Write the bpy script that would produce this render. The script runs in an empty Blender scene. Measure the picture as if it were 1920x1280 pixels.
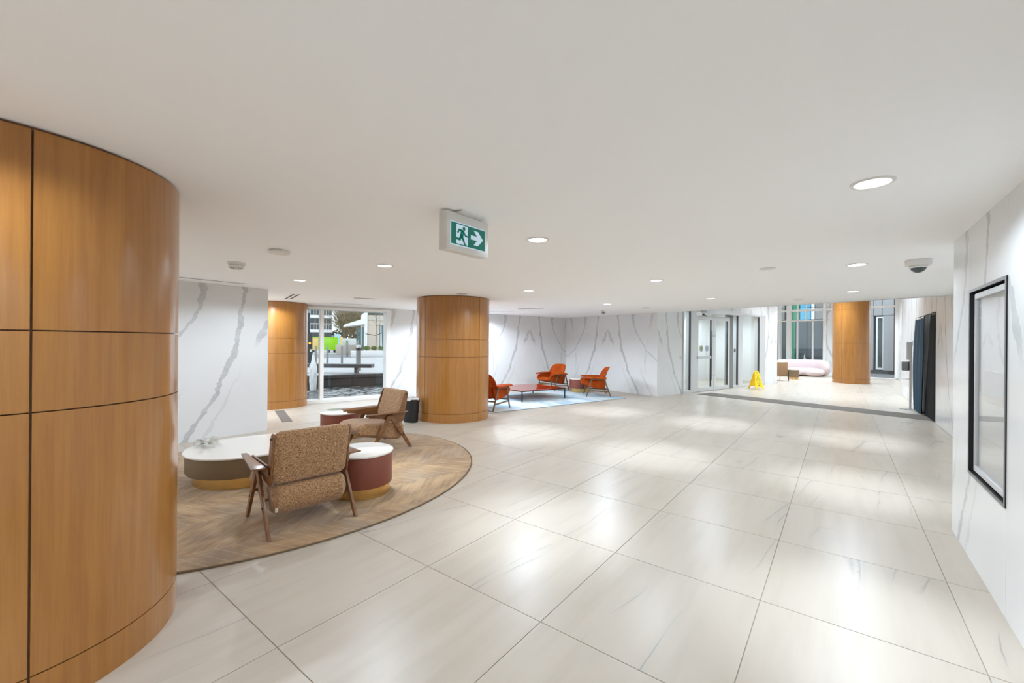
import bpy, bmesh, math, random
from mathutils import Vector, Matrix
random.seed(7)
S = bpy.context.scene
COL = S.collection
PI = math.pi

# ------------------------------------------------------------------ camera
YAW, PITCH, ROLL, FPX = 0.658016742, 0.0000581, 0.0075, 796.386
cy, sy = math.cos(YAW), math.sin(YAW)
fwd = Vector((-sy * math.cos(PITCH), cy * math.cos(PITCH), math.sin(PITCH)))
rgt = Vector((cy, sy, 0.0)); upv = rgt.cross(fwd)
r2 = rgt * math.cos(ROLL) + upv * math.sin(ROLL)
u2 = -rgt * math.sin(ROLL) + upv * math.cos(ROLL)
cd = bpy.data.cameras.new('camera'); cam = bpy.data.objects.new('camera', cd); COL.objects.link(cam)
cd.sensor_width = 36.0; cd.lens = FPX / 1920 * 36.0; cd.clip_start = 0.05; cd.clip_end = 400
cam.matrix_world = Matrix(((r2.x, u2.x, -fwd.x, 0), (r2.y, u2.y, -fwd.y, 0), (r2.z, u2.z, -fwd.z, 1.6), (0, 0, 0, 1)))
S.camera = cam

# ------------------------------------------------------------------ world, exposure
W = bpy.data.worlds.new('overcast_sky'); S.world = W; W.use_nodes = True
_n = W.node_tree.nodes; _bg = _n['Background']
_bg.inputs[0].default_value = (0.80, 0.90, 1.0, 1); _bg.inputs[1].default_value = 2.2
S.view_settings.view_transform = 'Standard'; S.view_settings.look = 'None'
S.view_settings.exposure = 0.06; S.view_settings.gamma = 1.0; S.view_settings.use_curve_mapping = False
S.cycles.use_denoising = True
S.cycles.max_bounces = 14; S.cycles.diffuse_bounces = 8; S.cycles.glossy_bounces = 5
S.cycles.transparent_max_bounces = 16; S.cycles.sample_clamp_indirect = 8.0
S.cycles.caustics_reflective = False; S.cycles.caustics_refractive = False
BEAM, FLOOD, DISC = 150.0, 31.0, 4.0      # watts of each downlight's beam and spill, strength of its lens
LAMP = (0.88, 1.025, 1.175)

# ------------------------------------------------------------------ node helpers
def lin(c):
    c = c / 255.0
    return c / 12.92 if c <= 0.04045 else ((c + 0.055) / 1.055) ** 2.4
def rgb(r, g, b): return (lin(r), lin(g), lin(b), 1.0)

class NT:
    def __init__(s, name):
        s.m = bpy.data.materials.new(name); s.m.use_nodes = True
        s.t = s.m.node_tree; s.n = s.t.nodes; s.b = s.n['Principled BSDF']; s.out = s.n['Material Output']
    def node(s, k, **kw):
        x = s.n.new(k)
        for a, v in kw.items(): setattr(x, a, v)
        return x
    def put(s, sock, v):
        if isinstance(v, bpy.types.NodeSocket): s.t.links.new(v, sock)
        else: sock.default_value = v
    def math(s, op, a, b=None, c=None, clamp=False):
        x = s.node('ShaderNodeMath', operation=op); x.use_clamp = clamp
        s.put(x.inputs[0], a)
        if b is not None: s.put(x.inputs[1], b)
        if c is not None: s.put(x.inputs[2], c)
        return x.outputs[0]
    def add(s, a, b): return s.math('ADD', a, b)
    def sub(s, a, b): return s.math('SUBTRACT', a, b)
    def mul(s, a, b): return s.math('MULTIPLY', a, b)
    def step(s, x, a, b, lo=0.0, hi=1.0):
        r = s.node('ShaderNodeMapRange'); r.interpolation_type = 'SMOOTHSTEP'
        s.put(r.inputs[0], x); s.put(r.inputs[1], a); s.put(r.inputs[2], b); s.put(r.inputs[3], lo); s.put(r.inputs[4], hi)
        return r.outputs[0]
    def noise(s, vec, scale, detail=3.0, rough=0.5, dist=0.0):
        x = s.node('ShaderNodeTexNoise'); s.put(x.inputs['Vector'], vec); x.inputs['Scale'].default_value = scale
        x.inputs['Detail'].default_value = detail; x.inputs['Roughness'].default_value = rough; x.inputs['Distortion'].default_value = dist
        return x.outputs[0]
    def obj(s): return s.node('ShaderNodeTexCoord').outputs['Object']
    def uv(s): return s.node('ShaderNodeTexCoord').outputs['UV']
    def pos(s): return s.node('ShaderNodeNewGeometry').outputs['Position']
    def rand(s): return s.node('ShaderNodeObjectInfo').outputs['Random']
    def sep(s, v):
        x = s.node('ShaderNodeSeparateXYZ'); s.put(x.inputs[0], v); return x.outputs
    def comb(s, a, b, c):
        x = s.node('ShaderNodeCombineXYZ'); s.put(x.inputs[0], a); s.put(x.inputs[1], b); s.put(x.inputs[2], c); return x.outputs[0]
    def mix(s, f, a, b):
        x = s.node('ShaderNodeMix', data_type='RGBA'); s.put(x.inputs[0], f); s.put(x.inputs[6], a); s.put(x.inputs[7], b); return x.outputs[2]
    def bump(s, h, strength=0.3, dist=0.01):
        x = s.node('ShaderNodeBump'); x.inputs['Strength'].default_value = strength; x.inputs['Distance'].default_value = dist
        s.put(x.inputs['Height'], h); s.t.links.new(x.outputs[0], s.b.inputs['Normal'])
    def set(s, **kw):
        for k, v in kw.items(): s.put(s.b.inputs[k.replace('_', ' ')], v)
        return s

def plain(name, c, rough=0.5, metal=0.0, var=0.04, scale=6.0, coat=0.0, **kw):
    t = NT(name); n = t.noise(t.obj(), scale, 4)
    f = t.math('MULTIPLY_ADD', n, var * 2, 1 - var)
    x = t.node('ShaderNodeMix', data_type='RGBA', blend_type='MULTIPLY'); x.inputs[0].default_value = 1.0
    x.inputs[6].default_value = c; t.put(x.inputs[7], f)
    t.set(Base_Color=x.outputs[2], Roughness=rough, Metallic=metal)
    if coat: t.set(Coat_Weight=coat, Coat_Roughness=0.08)
    for k, v in kw.items(): t.put(t.b.inputs[k.replace('_', ' ')], v)
    return t.m

def emit(name, c, strength):
    t = NT(name); t.set(Base_Color=c, Emission_Color=c, Emission_Strength=strength, Roughness=0.4); return t.m

def glass(name, tint=(1, 1, 1, 1), refl=0.10):
    t = NT(name); t.n.remove(t.b)
    tr = t.node('ShaderNodeBsdfTransparent'); tr.inputs[0].default_value = tint
    gl = t.node('ShaderNodeBsdfGlossy'); gl.inputs['Roughness'].default_value = 0.02
    gm = t.node('ShaderNodeNewGeometry'); dp = t.node('ShaderNodeVectorMath', operation='DOT_PRODUCT')
    t.t.links.new(gm.outputs['Normal'], dp.inputs[0]); t.t.links.new(gm.outputs['Incoming'], dp.inputs[1])
    c1 = t.math('SUBTRACT', 1.0, t.math('ABSOLUTE', dp.outputs['Value']), clamp=True)
    mx = t.node('ShaderNodeMixShader'); t.put(mx.inputs[0], t.math('MULTIPLY_ADD', t.math('POWER', c1, 5.0), 0.8, refl, clamp=True))
    t.t.links.new(tr.outputs[0], mx.inputs[1]); t.t.links.new(gl.outputs[0], mx.inputs[2])
    t.t.links.new(mx.outputs[0], t.out.inputs[0]); return t.m

def marble():
    t = NT('calacatta_marble'); uv = t.sep(t.uv()); s, z = uv[0], uv[1]
    p = t.comb(s, z, 0.0)
    T = t.mul(t.sub(2.49, z), 1 / 2.49)
    wob = t.add(t.mul(t.sub(t.noise(p, 2.3, 4, 0.55), 0.5), 0.30), t.mul(t.sub(t.noise(p, 14, 3, 0.6), 0.5), 0.07))
    wid = t.noise(p, 1.7, 2)
    tex = t.noise(p, 7, 6, 0.65)
    def vein(a, b, c, w, t0, t1, fade, strength):
        ctr = t.add(t.add(a, t.mul(T, b)), t.mul(t.mul(T, T), c))
        d = t.math('ABSOLUTE', t.sub(t.add(s, wob), ctr))
        wv = t.mul(t.math('MULTIPLY_ADD', wid, 2.6, -0.55, clamp=False), w)
        wv = t.math('MAXIMUM', wv, 0.006)
        body = t.step(d, t.mul(wv, 0.75), wv, 1.0, 0.0)
        edge = t.math('ABSOLUTE', t.sub(d, t.mul(wv, 0.85)))
        line = t.step(edge, 0.0, 0.012, 1.0, 0.0)
        m = t.math('MAXIMUM', t.mul(body, t.math('MULTIPLY_ADD', tex, 1.1, -0.05)), t.mul(line, 0.62))
        m = t.mul(m, t.mul(t.step(T, t0 - fade, t0 + fade), t.step(T, t1 - fade, t1 + fade, 1.0, 0.0)))
        return t.mul(m, strength)
    v = vein(0.46, -0.047, 0.867, 0.060, -0.5, 1.5, 0.05, 0.95)
    for q in ((1.04, -0.03, 2.6, 0.040, -0.5, 0.62, 0.10, 0.75), (-0.22, 1.15, 0.0, 0.050, 0.16, 0.38, 0.05, 0.75),
              (1.80, -0.9, 0.4, 0.075, -0.5, 0.15, 0.08, 0.6), (0.20, 0.2, 0.6, 0.030, 0.62, 1.3, 0.15, 0.35),
              (1.90, -1.2, 0.9, 0.018, 0.35, 0.75, 0.12, 0.45), (0.9, 0.1, 0.75, 0.05, 0.72, 1.2, 0.12, 0.40)):
        v = t.math('MAXIMUM', v, vein(*q))
    cloud = t.step(t.noise(p, 1.3, 3), 0.45, 0.75)
    base = t.mix(t.mul(cloud, 0.35), rgb(224, 225, 225), rgb(210, 212, 214))
    t.set(Base_Color=t.mix(v, base, rgb(150, 152, 154)), Roughness=0.22, Specular_IOR_Level=0.45)
    return t.m

def floor_mat():
    t = NT('cream_porcelain'); p = t.pos(); c = t.sep(p); r = t.rand()
    wv = t.noise(t.comb(t.mul(c[0], 1.0), t.mul(c[1], 0.5), t.mul(r, 13.0)), 1.4, 2)
    q = t.comb(t.add(t.add(t.mul(c[0], 3.0), t.mul(c[1], -0.42)), t.mul(wv, 0.9)), t.mul(c[1], 0.14), t.mul(r, 37.0))
    n = t.add(t.noise(q, 0.9, 1.5, 0.4), t.mul(t.sub(t.noise(p, 16.0, 2), 0.5), 0.012))
    d = t.math('ABSOLUTE', t.sub(n, 0.5))
    mask = t.step(t.noise(t.comb(t.mul(c[0], 2.4), t.mul(c[1], 0.9), t.mul(r, 91.0)), 1.2, 2), 0.50, 0.64)
    fine = t.mul(t.step(d, 0.0, 0.0075, 1.0, 0.0), mask)
    broad = t.mul(t.step(d, 0.0, 0.045, 1.0, 0.0), mask)
    grain = t.noise(t.comb(t.mul(c[0], 3.0), t.mul(c[1], 0.35), t.mul(r, 11.0)), 3.0, 4)
    base = t.mix(t.step(grain, 0.4, 0.75), rgb(193, 182, 168), rgb(185, 174, 159))
    base = t.mix(t.mul(broad, 0.38), base, rgb(176, 172, 164))
    base = t.mix(t.mul(fine, 0.55), base, rgb(128, 122, 114))
    t.set(Base_Color=base, Roughness=0.33, Specular_IOR_Level=0.40)
    return t.m

def wood(name, c1, c2, rough=0.35, vertical=True, coat=0.0, bump=0.05, freq=1.0):
    t = NT(name); o = t.sep(t.obj())
    q = t.comb(t.mul(o[0], 26 * freq), t.mul(o[1], 26 * freq), t.mul(o[2], 1.1 * freq)) if vertical else t.comb(t.mul(o[0], 2.5 * freq), t.mul(o[1], 30 * freq), t.mul(o[2], 30 * freq))
    n = t.noise(q, 1.0, 5, 0.6, 0.3); fl = t.noise(q, 5.0, 3, 0.6)
    f = t.add(t.mul(n, 0.75), t.mul(fl, 0.25))
    t.set(Base_Color=t.mix(t.step(f, 0.33, 0.67), c1, c2), Roughness=rough)
    if coat: t.set(Coat_Weight=coat, Coat_Roughness=0.12)
    t.bump(f, bump, 0.004); return t.m

def tweed():
    t = NT('brown_tweed'); o = t.obj(); c = t.sep(o)
    wx = t.noise(t.comb(t.mul(c[0], 60), t.mul(c[1], 320), t.mul(c[2], 320)), 1.0, 2)
    wy = t.noise(t.comb(t.mul(c[0], 320), t.mul(c[1], 60), t.mul(c[2], 320)), 1.0, 2)
    wz = t.noise(t.comb(t.mul(c[0], 300), t.mul(c[1], 300), t.mul(c[2], 60)), 1.0, 2)
    f = t.mul(t.add(t.add(wx, wy), wz), 0.3333)
    big = t.noise(o, 75, 3)
    f = t.add(t.mul(f, 0.8), t.mul(big, 0.2))
    col = t.mix(t.step(f, 0.42, 0.50), rgb(86, 58, 34), rgb(158, 118, 80))
    col = t.mix(t.step(f, 0.52, 0.60), col, rgb(208, 172, 130))
    t.set(Base_Color=col, Roughness=0.92, Sheen_Weight=0.25, Sheen_Roughness=0.5)
    t.bump(f, 0.5, 0.004); return t.m

def velvet(name, c1, c2):
    t = NT(name); n = t.noise(t.obj(), 6, 4, 0.6)
    t.set(Base_Color=t.mix(t.step(n, 0.35, 0.7), c1, c2), Roughness=0.8, Specular_IOR_Level=0.2, Sheen_Weight=0.08, Sheen_Roughness=0.35, Sheen_Tint=rgb(255, 140, 70))
    return t.m

def chevron_rug():
    t = NT('chevron_rug'); c = t.sep(t.obj())
    x = t.add(t.mul(c[0], 0.9588), t.mul(c[1], -0.284)); y = t.add(t.mul(c[0], 0.284), t.mul(c[1], 0.9588))
    zig = t.math('PINGPONG', t.add(x, 10.0), 0.62)
    wob = t.mul(t.noise(t.comb(c[0], c[1], 0.0), 3.0, 2), 0.03)
    a = t.math('FRACT', t.mul(t.add(t.add(t.mul(zig, 0.75), y), wob), 8.0))
    line = t.step(t.math('ABSOLUTE', t.sub(a, 0.5)), 0.0, 0.07, 1.0, 0.0)
    idn = t.math('FLOOR', t.mul(t.add(t.add(t.mul(zig, 0.75), y), wob), 8.0))
    col = t.math('FLOOR', t.mul(t.add(x, 10.0), 1.0 / 0.62))
    n = t.noise(t.comb(t.mul(c[0], 1.0), t.mul(c[1], 1.0), 0.0), 1.6, 4, 0.6)
    sh = t.noise(t.comb(t.mul(x, 1.2), t.mul(idn, 0.31), t.mul(col, 3.3)), 3.0, 4, 0.7)
    base = t.mix(t.step(sh, 0.3, 0.7), rgb(140, 108, 74), rgb(182, 148, 106))
    base = t.mix(t.mul(t.step(n, 0.45, 0.70), 0.40), base, rgb(146, 138, 126))
    t.set(Base_Color=t.mix(t.mul(line, 0.35), base, rgb(205, 186, 158)), Roughness=0.7, Sheen_Weight=0.35, Sheen_Roughness=0.35)
    t.bump(t.add(t.mul(line, -1.0), t.mul(t.noise(t.obj(), 150, 2), 0.4)), 0.35, 0.006); return t.m

def watercolour_rug():
    t = NT('watercolour_rug'); c = t.sep(t.obj())
    q = t.comb(t.mul(c[0], 1.4), t.mul(c[1], 0.7), 0.0)
    n1 = t.noise(q, 1.1, 5, 0.6, 0.8); n2 = t.noise(t.comb(t.mul(c[0], 2.6), t.mul(c[1], 0.6), 4.0), 1.3, 5, 0.65, 0.5)
    base = t.mix(t.step(n1, 0.40, 0.62), rgb(206, 220, 228), rgb(140, 178, 200))  # blue patches: part rug pattern, part reflection put into the colour
    base = t.mix(t.mul(t.step(n2, 0.50, 0.66), 0.8), base, rgb(214, 202, 180))
    t.set(Base_Color=base, Roughness=0.9, Sheen_Weight=0.2); t.bump(t.noise(t.obj(), 120, 2), 0.3, 0.004); return t.m

def water():
    t = NT('pond_water'); p = t.pos(); c = t.sep(p)
    n = t.noise(t.comb(c[0], c[1], 0.0), 3.4, 3, 0.5, 0.9)
    t.set(Base_Color=rgb(34, 38, 38), Roughness=0.04, Specular_IOR_Level=0.7); t.bump(n, 0.5, 0.1); return t.m

M = {}
M['marble'] = marble(); M['tile'] = floor_mat()
M['grout'] = plain('grey_grout', rgb(166, 157, 146), 0.8)
M['ceil'] = plain('white_ceiling_paint', rgb(250, 250, 250), 0.9, var=0.01)
M['white'] = plain('white_paint', rgb(236, 236, 234), 0.5, var=0.01)
M['plastic'] = plain('white_plastic', rgb(222, 220, 216), 0.4, var=0.01)
M['veneer'] = wood('honey_oak_veneer', rgb(152, 98, 40), rgb(168, 114, 50), 0.28, True, 0.45, 0.03)
M['groove'] = wood('dark_groove_wood', rgb(112, 76, 44), rgb(124, 86, 52), 0.5)  # darker wood of the column core, seen in the panel joints
M['walnut'] = wood('walnut_ply', rgb(100, 62, 28), rgb(134, 88, 46), 0.35, False, 0.3)
M['dwood'] = wood('brown_ash', rgb(96, 72, 50), rgb(124, 96, 68), 0.4, False, 0.1)
M['tweed'] = tweed()
M['orange'] = velvet('rust_velvet', rgb(150, 56, 2), rgb(178, 76, 6))
M['rug'] = chevron_rug(); M['rug2'] = watercolour_rug(); M['rugedge'] = plain('rug_binding', rgb(108, 90, 68), 0.9); M['rugedge2'] = plain('grey_rug_binding', rgb(130, 134, 134), 0.9)
M['brass'] = plain('brushed_brass', rgb(220, 184, 118), 0.24, 1.0, 0.05, 30)
M['leather_b'] = plain('burgundy_leather', rgb(128, 70, 56), 0.42, var=0.06, scale=14)
M['leather_t'] = plain('taupe_leather', rgb(118, 98, 74), 0.5, var=0.05, scale=14)
M['glossy_stone'] = plain('polished_cream_stone', rgb(228, 222, 214), 0.06, var=0.02, scale=3)
M['black'] = plain('black_plastic', rgb(28, 28, 30), 0.45, var=0.05)
M['dark_metal'] = plain('dark_metal', rgb(48, 46, 46), 0.4, 0.6)
M['steel'] = plain('brushed_steel', rgb(178, 178, 178), 0.28, 1.0, 0.05, 40)
M['alu'] = plain('satin_aluminium', rgb(204, 205, 205), 0.42, 0.25, 0.02)
M['alu_d'] = plain('darker_aluminium', rgb(132, 132, 130), 0.42, 0.5, 0.02)  # darker grey metal for grilles, trims and handles
M['gasket'] = plain('dark_gasket', rgb(52, 58, 60), 0.5)
M['glass'] = glass('clear_glass', (0.98, 0.995, 0.99, 1), 0.035)
M['glass2'] = glass('display_glass', (0.97, 0.97, 0.97, 1), 0.06)
M['red_glass'] = plain('red_lacquered_glass', rgb(150, 48, 26), 0.04, var=0.02)
M['lens'] = emit('lamp_lens', (1, 0.97, 0.92, 1), DISC)
M['mat'] = plain('grey_entrance_mat', rgb(112, 104, 95), 0.9, var=0.12, scale=60)
M['yellow'] = plain('yellow_plastic', rgb(252, 208, 8), 0.4, var=0.02)
M['ink'] = plain('black_ink', rgb(40, 30, 10), 0.6)
M['redink'] = plain('dark_red_ink', rgb(140, 30, 10), 0.6)
M['sgreen'] = emit('sign_green', rgb(0, 122, 104), 0.45); M['sgreen'].node_tree.nodes['Principled BSDF'].inputs['Base Color'].default_value = rgb(0, 60, 50)
M['swhite'] = emit('sign_white', rgb(206, 228, 244), 0.5); M['swhite'].node_tree.nodes['Principled BSDF'].inputs['Base Color'].default_value = rgb(150, 165, 175)
M['navy'] = plain('blue_curtain_cloth', rgb(22, 60, 82), 0.65, var=0.12, scale=30)
M['blackcloth'] = plain('black_curtain_cloth', rgb(34, 32, 31), 0.9, var=0.2, scale=40)
M['boucle'] = plain('pale_pink_boucle', rgb(210, 194, 194), 0.95, var=0.08, scale=25)
M['water'] = water()
M['granite'] = plain('black_granite', rgb(58, 59, 60), 0.35, var=0.2, scale=30)
M['paving'] = plain('pale_paving', rgb(172, 172, 172), 0.85, var=0.06, scale=1.2)
M['asphalt'] = plain('asphalt', rgb(128, 128, 130), 0.9, var=0.08)
M['lime'] = plain('lime_green_steel', rgb(150, 214, 22), 0.4, var=0.03, scale=2)
M['peach'] = plain('peach_steel', rgb(232, 196, 120), 0.4, var=0.05, scale=2)  # peach tone of the container's left part
M['stone'] = plain('beige_cladding_stone', rgb(198, 188, 174), 0.8, var=0.05, scale=3)
M['concrete'] = plain('pale_concrete', rgb(214, 214, 212), 0.85, var=0.05)
M['darkglass'] = plain('dark_window_glass', rgb(64, 74, 74), 0.08, var=0.25, scale=1.2)
M['tealglass'] = plain('teal_window_glass', rgb(92, 122, 122), 0.08, var=0.2, scale=1.2)
M['bark'] = plain('grey_brown_bark', rgb(112, 98, 78), 0.9, var=0.2)
M['twig'] = plain('olive_brown_twigs', rgb(142, 130, 98), 0.9, var=0.3, scale=0.6)
M['hedge'] = plain('dark_olive_hedge', rgb(84, 78, 58), 0.9, var=0.35, scale=0.8)
M['leaf'] = plain('green_shrub_leaf', rgb(92, 112, 48), 0.7, var=0.3, scale=3)
M['fgrey'] = plain('grey_metal_cladding', rgb(168, 168, 170), 0.5, 0.2, 0.02)
M['fgrey2'] = plain('mid_grey_cladding', rgb(138, 136, 132), 0.55, 0.1, 0.03)
M['fgreen'] = plain('green_cladding', rgb(52, 132, 92), 0.4)
M['fblue'] = plain('sky_blue_cladding', rgb(76, 174, 206), 0.4)
M['foam'] = plain('white_water_foam', rgb(238, 238, 238), 0.7, var=0.08, scale=20)
M['post_steel'] = plain('weathered_steel_post', rgb(128, 128, 126), 0.5, 0.3, 0.08)
M['amber'] = emit('amber_lamp', rgb(255, 160, 20), 1.2)
M['clearplastic'] = glass('clear_film', (0.97, 0.97, 0.96, 1), 0.12)
M['greyfleck'] = plain('grey_sachet', rgb(150, 146, 138), 0.6)
M['sticker_g'] = plain('green_sticker', rgb(128, 130, 92), 0.6)
M['sticker_b'] = plain('blue_sticker', rgb(140, 142, 160), 0.6)
M['boxbrown'] = plain('tan_leather', rgb(140, 108, 76), 0.6)
M['kiosk'] = plain('pale_blue_board', rgb(160, 196, 216), 0.6)

# ------------------------------------------------------------------ mesh helpers
def BM(): return bmesh.new()
def box(bm, x0, x1, y0, y1, z0, z1):
    v = [bm.verts.new(p) for p in ((x0, y0, z0), (x1, y0, z0), (x1, y1, z0), (x0, y1, z0), (x0, y0, z1), (x1, y0, z1), (x1, y1, z1), (x0, y1, z1))]
    for f in ((3, 2, 1, 0), (4, 5, 6, 7), (0, 1, 5, 4), (1, 2, 6, 5), (2, 3, 7, 6), (3, 0, 4, 7)): bm.faces.new([v[i] for i in f])
    return bm
def prism(bm, pts, a, b, m=lambda u, v, w: (u, v, w)):
    A = [bm.verts.new(m(u, v, a)) for u, v in pts]; B = [bm.verts.new(m(u, v, b)) for u, v in pts]
    n = len(pts); bm.faces.new(A[::-1]); bm.faces.new(B)
    for i in range(n): bm.faces.new((A[i], A[(i + 1) % n], B[(i + 1) % n], B[i]))
    return bm
XZ = lambda u, v, w: (u, w, v)
YZ = lambda u, v, w: (w, u, v)
def cyl(bm, p0, p1, r0, r1=None, n=16, caps=True):
    r1 = r0 if r1 is None else r1
    p0 = Vector(p0); p1 = Vector(p1); d = (p1 - p0).normalized()
    a = d.orthogonal().normalized(); b = d.cross(a)
    A = []; B = []
    for i in range(n):
        t = 2 * PI * i / n; o = a * math.cos(t) + b * math.sin(t)
        A.append(bm.verts.new(p0 + o * r0)); B.append(bm.verts.new(p1 + o * r1))
    for i in range(n): bm.faces.new((A[i], A[(i + 1) % n], B[(i + 1) % n], B[i]))
    if caps: bm.faces.new(A[::-1]); bm.faces.new(B)
    return bm
def lathe(bm, prof, n=32, c=(0, 0), bottom=True, top=True):
    rings = []
    for r, z in prof:
        rings.append([bm.verts.new((c[0] + r * math.cos(2 * PI * i / n), c[1] + r * math.sin(2 * PI * i / n), z)) for i in range(n)])
    for A, B in zip(rings, rings[1:]):
        for i in range(n): bm.faces.new((A[i], A[(i + 1) % n], B[(i + 1) % n], B[i]))
    if bottom: bm.faces.new(rings[0][::-1])
    if top: bm.faces.new(rings[-1])
    return bm
def bar(bm, p0, p1, w, h, up=(0, 0, 1), w1=None, h1=None):
    """rectangular bar from p0 to p1; w is measured across, h along up"""
    p0 = Vector(p0); p1 = Vector(p1); d = (p1 - p0).normalized(); up = Vector(up)
    s = d.cross(up).normalized(); u = s.cross(d).normalized()
    w1 = w if w1 is None else w1; h1 = h if h1 is None else h1
    v = []
    for p, ww, hh in ((p0, w, h), (p1, w1, h1)):
        for a, b in ((-1, -1), (1, -1), (1, 1), (-1, 1)): v.append(bm.verts.new(p + s * a * ww / 2 + u * b * hh / 2))
    for f in ((3, 2, 1, 0), (4, 5, 6, 7), (0, 1, 5, 4), (1, 2, 6, 5), (2, 3, 7, 6), (3, 0, 4, 7)): bm.faces.new([v[i] for i in f])
    return bm
def loft(bm, rings, close=True, caps=True):
    R = [[bm.verts.new(p) for p in r] for r in rings]; n = len(R[0])
    for A, B in zip(R, R[1:]):
        for i in range(n if close else n - 1): bm.faces.new((A[i], A[(i + 1) % n], B[(i + 1) % n], B[i]))
    if caps: bm.faces.new(R[0][::-1]); bm.faces.new(R[-1])
    return bm
def stadium(L, r, n=16):
    h = L / 2 - r; P = []
    for i in range(n + 1): t = -PI / 2 + PI * i / n; P.append((h + r * math.cos(t), r * math.sin(t)))
    for i in range(n + 1): t = PI / 2 + PI * i / n; P.append((-h + r * math.cos(t), r * math.sin(t)))
    return P
def spline(P, n=4):
    out = []
    m = len(P)
    for i in range(m):
        p0, p1, p2, p3 = (Vector(P[(i + k) % m]) for k in (-1, 0, 1, 2))
        for j in range(n):
            t = j / n
            out.append(tuple(0.5 * ((2 * p1) + (p2 - p0) * t + (2 * p0 - 5 * p1 + 4 * p2 - p3) * t * t + (3 * p1 - p0 - 3 * p2 + p3) * t ** 3)))
    return out

def obj(name, bm, mat, parent=None, bevel=0.0, seg=2, smooth=True, sub=0, loc=None, rz=0.0, fix=True):
    if fix: bmesh.ops.recalc_face_normals(bm, faces=bm.faces)
    if bevel:
        es = [e for e in bm.edges if e.is_manifold and e.calc_face_angle(0) > math.radians(35)]
        bmesh.ops.bevel(bm, geom=es, offset=bevel, segments=seg, profile=0.5, affect='EDGES', clamp_overlap=True)
    if smooth:
        for f in bm.faces: f.smooth = True
        for e in bm.edges:
            if not e.is_manifold or e.calc_face_angle(0) > math.radians(38): e.smooth = False
    me = bpy.data.meshes.new(name); bm.to_mesh(me); bm.free()
    for m in (mat if isinstance(mat, (list, tuple)) else [mat]): me.materials.append(m)
    o = bpy.data.objects.new(name, me); COL.objects.link(o)
    if parent: o.parent = parent
    if loc: o.location = loc
    if rz: o.rotation_euler = (0, 0, rz)
    if sub: d = o.modifiers.new('subdivision', 'SUBSURF'); d.levels = sub; d.render_levels = sub
    return o
def empty(name, loc, rz=0.0):
    o = bpy.data.objects.new(name, None); COL.objects.link(o); o.location = loc; o.rotation_euler = (0, 0, rz); o.empty_display_size = 0.1; return o
def tag(o, label, cat, group=None, kind=None):
    o['label'] = label; o['category'] = cat
    if group: o['group'] = group
    if kind: o['kind'] = kind
    return o
def struct(o): o['kind'] = 'structure'; return o
def dup(root, loc=None, rz=None):
    r = root.copy(); COL.objects.link(r)
    if loc is not None: r.location = loc
    if rz is not None: r.rotation_euler = (0, 0, rz)
    for ch in list(root.children):
        c = ch.copy(); COL.objects.link(c); c.parent = r
        for g in list(ch.children):
            d = g.copy(); COL.objects.link(d); d.parent = c
    return r
def text(name, s, size, mat, parent, loc, rot, ext=0.0008):
    cu = bpy.data.curves.new(name, 'FONT'); cu.body = s; cu.size = size; cu.align_x = 'CENTER'; cu.align_y = 'CENTER'; cu.extrude = ext
    t = bpy.data.objects.new(name + '_curve', cu); COL.objects.link(t)
    bpy.context.view_layer.update()
    me = bpy.data.meshes.new_from_object(t.evaluated_get(bpy.context.evaluated_depsgraph_get()))
    bpy.data.objects.remove(t); bpy.data.curves.remove(cu)
    me.name = name; me.materials.clear(); me.materials.append(mat)
    o = bpy.data.objects.new(name, me); COL.objects.link(o); o.parent = parent; o.location = loc; o.rotation_euler = rot
    return o

ZC, ZH = 2.49, 4.2
E1 = Vector((0.284, 0.9588)); E2 = Vector((0.9588, -0.284))
W0 = Vector((-9.023, 10.577)); D0 = Vector((-4.3, 12.62)); G0 = Vector((1.48, 26.36))
TH = math.atan2(E1.y, E1.x)          # rotation of a frame whose x axis runs along E1
TH2 = math.atan2(E2.y, E2.x)

# ================================================================== SETTING
# ---- floor: grout bed with single tiles
def clip(poly, n, d):
    """keep the part of poly where n.p > d"""
    out = []
    for i in range(len(poly)):
        a, b = Vector(poly[i]), Vector(poly[(i + 1) % len(poly)]); fa, fb = a.dot(n) - d, b.dot(n) - d
        if fa >= 0: out.append(tuple(a))
        if (fa >= 0) != (fb >= 0): out.append(tuple(a + (b - a) * (fa / (fa - fb))))
    return out
FLOOR_POLY = [(-13.2, -5.2), (1.9, -5.2), (2.6, 26.03), (-7.4, 28.99), (-9.0, 21.0), (-8.05, 14.2), (-12.75, -1.2)]
bm = BM(); prism(bm, FLOOR_POLY, -0.25, -0.004); floor = struct(obj('floor', bm, M['grout'], smooth=False))
TX, TY, OX, OY = 0.9613, 1.0194, -1.346, 2.028
bm = BM(); g = 0.0026; box(bm, g, TX - g, g, TY - g, -0.012, 0.0)
tile0 = obj('tile', bm, M['tile'], floor, bevel=0.0012, seg=1)
tmesh = tile0.data; used = False; far = BM(); cand = []
for i in range(-13, 5):
    for j in range(-8, 28):
        x, y = OX + i * TX, OY + j * TY
        P = [(x + g, y + g), (x + TX - g, y + g), (x + TX - g, y + TY - g), (x + g, y + TY - g)]
        Q = clip(P, E2, W0.dot(E2) - 0.02); Q = clip(Q, -E1, -(G0.dot(E1)) - 0.05) if len(Q) > 2 else Q
        Q = clip(Q, Vector((-1, 0)), -2.5) if len(Q) > 2 else Q
        if len(Q) < 3: continue
        c = Vector((x + TX / 2, y + TY / 2)); dep = c.x * fwd.x + c.y * fwd.y; lat = c.x * rgt.x + c.y * rgt.y
        vis = dep > 0.2 and abs(lat) < dep * 1.206 + 1.2
        cand.append((0 if vis else 1, c.length, x, y, Q, len(Q) == 4 and abs(Q[0][0] - P[0][0]) < 1e-6 and Q == P))
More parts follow.
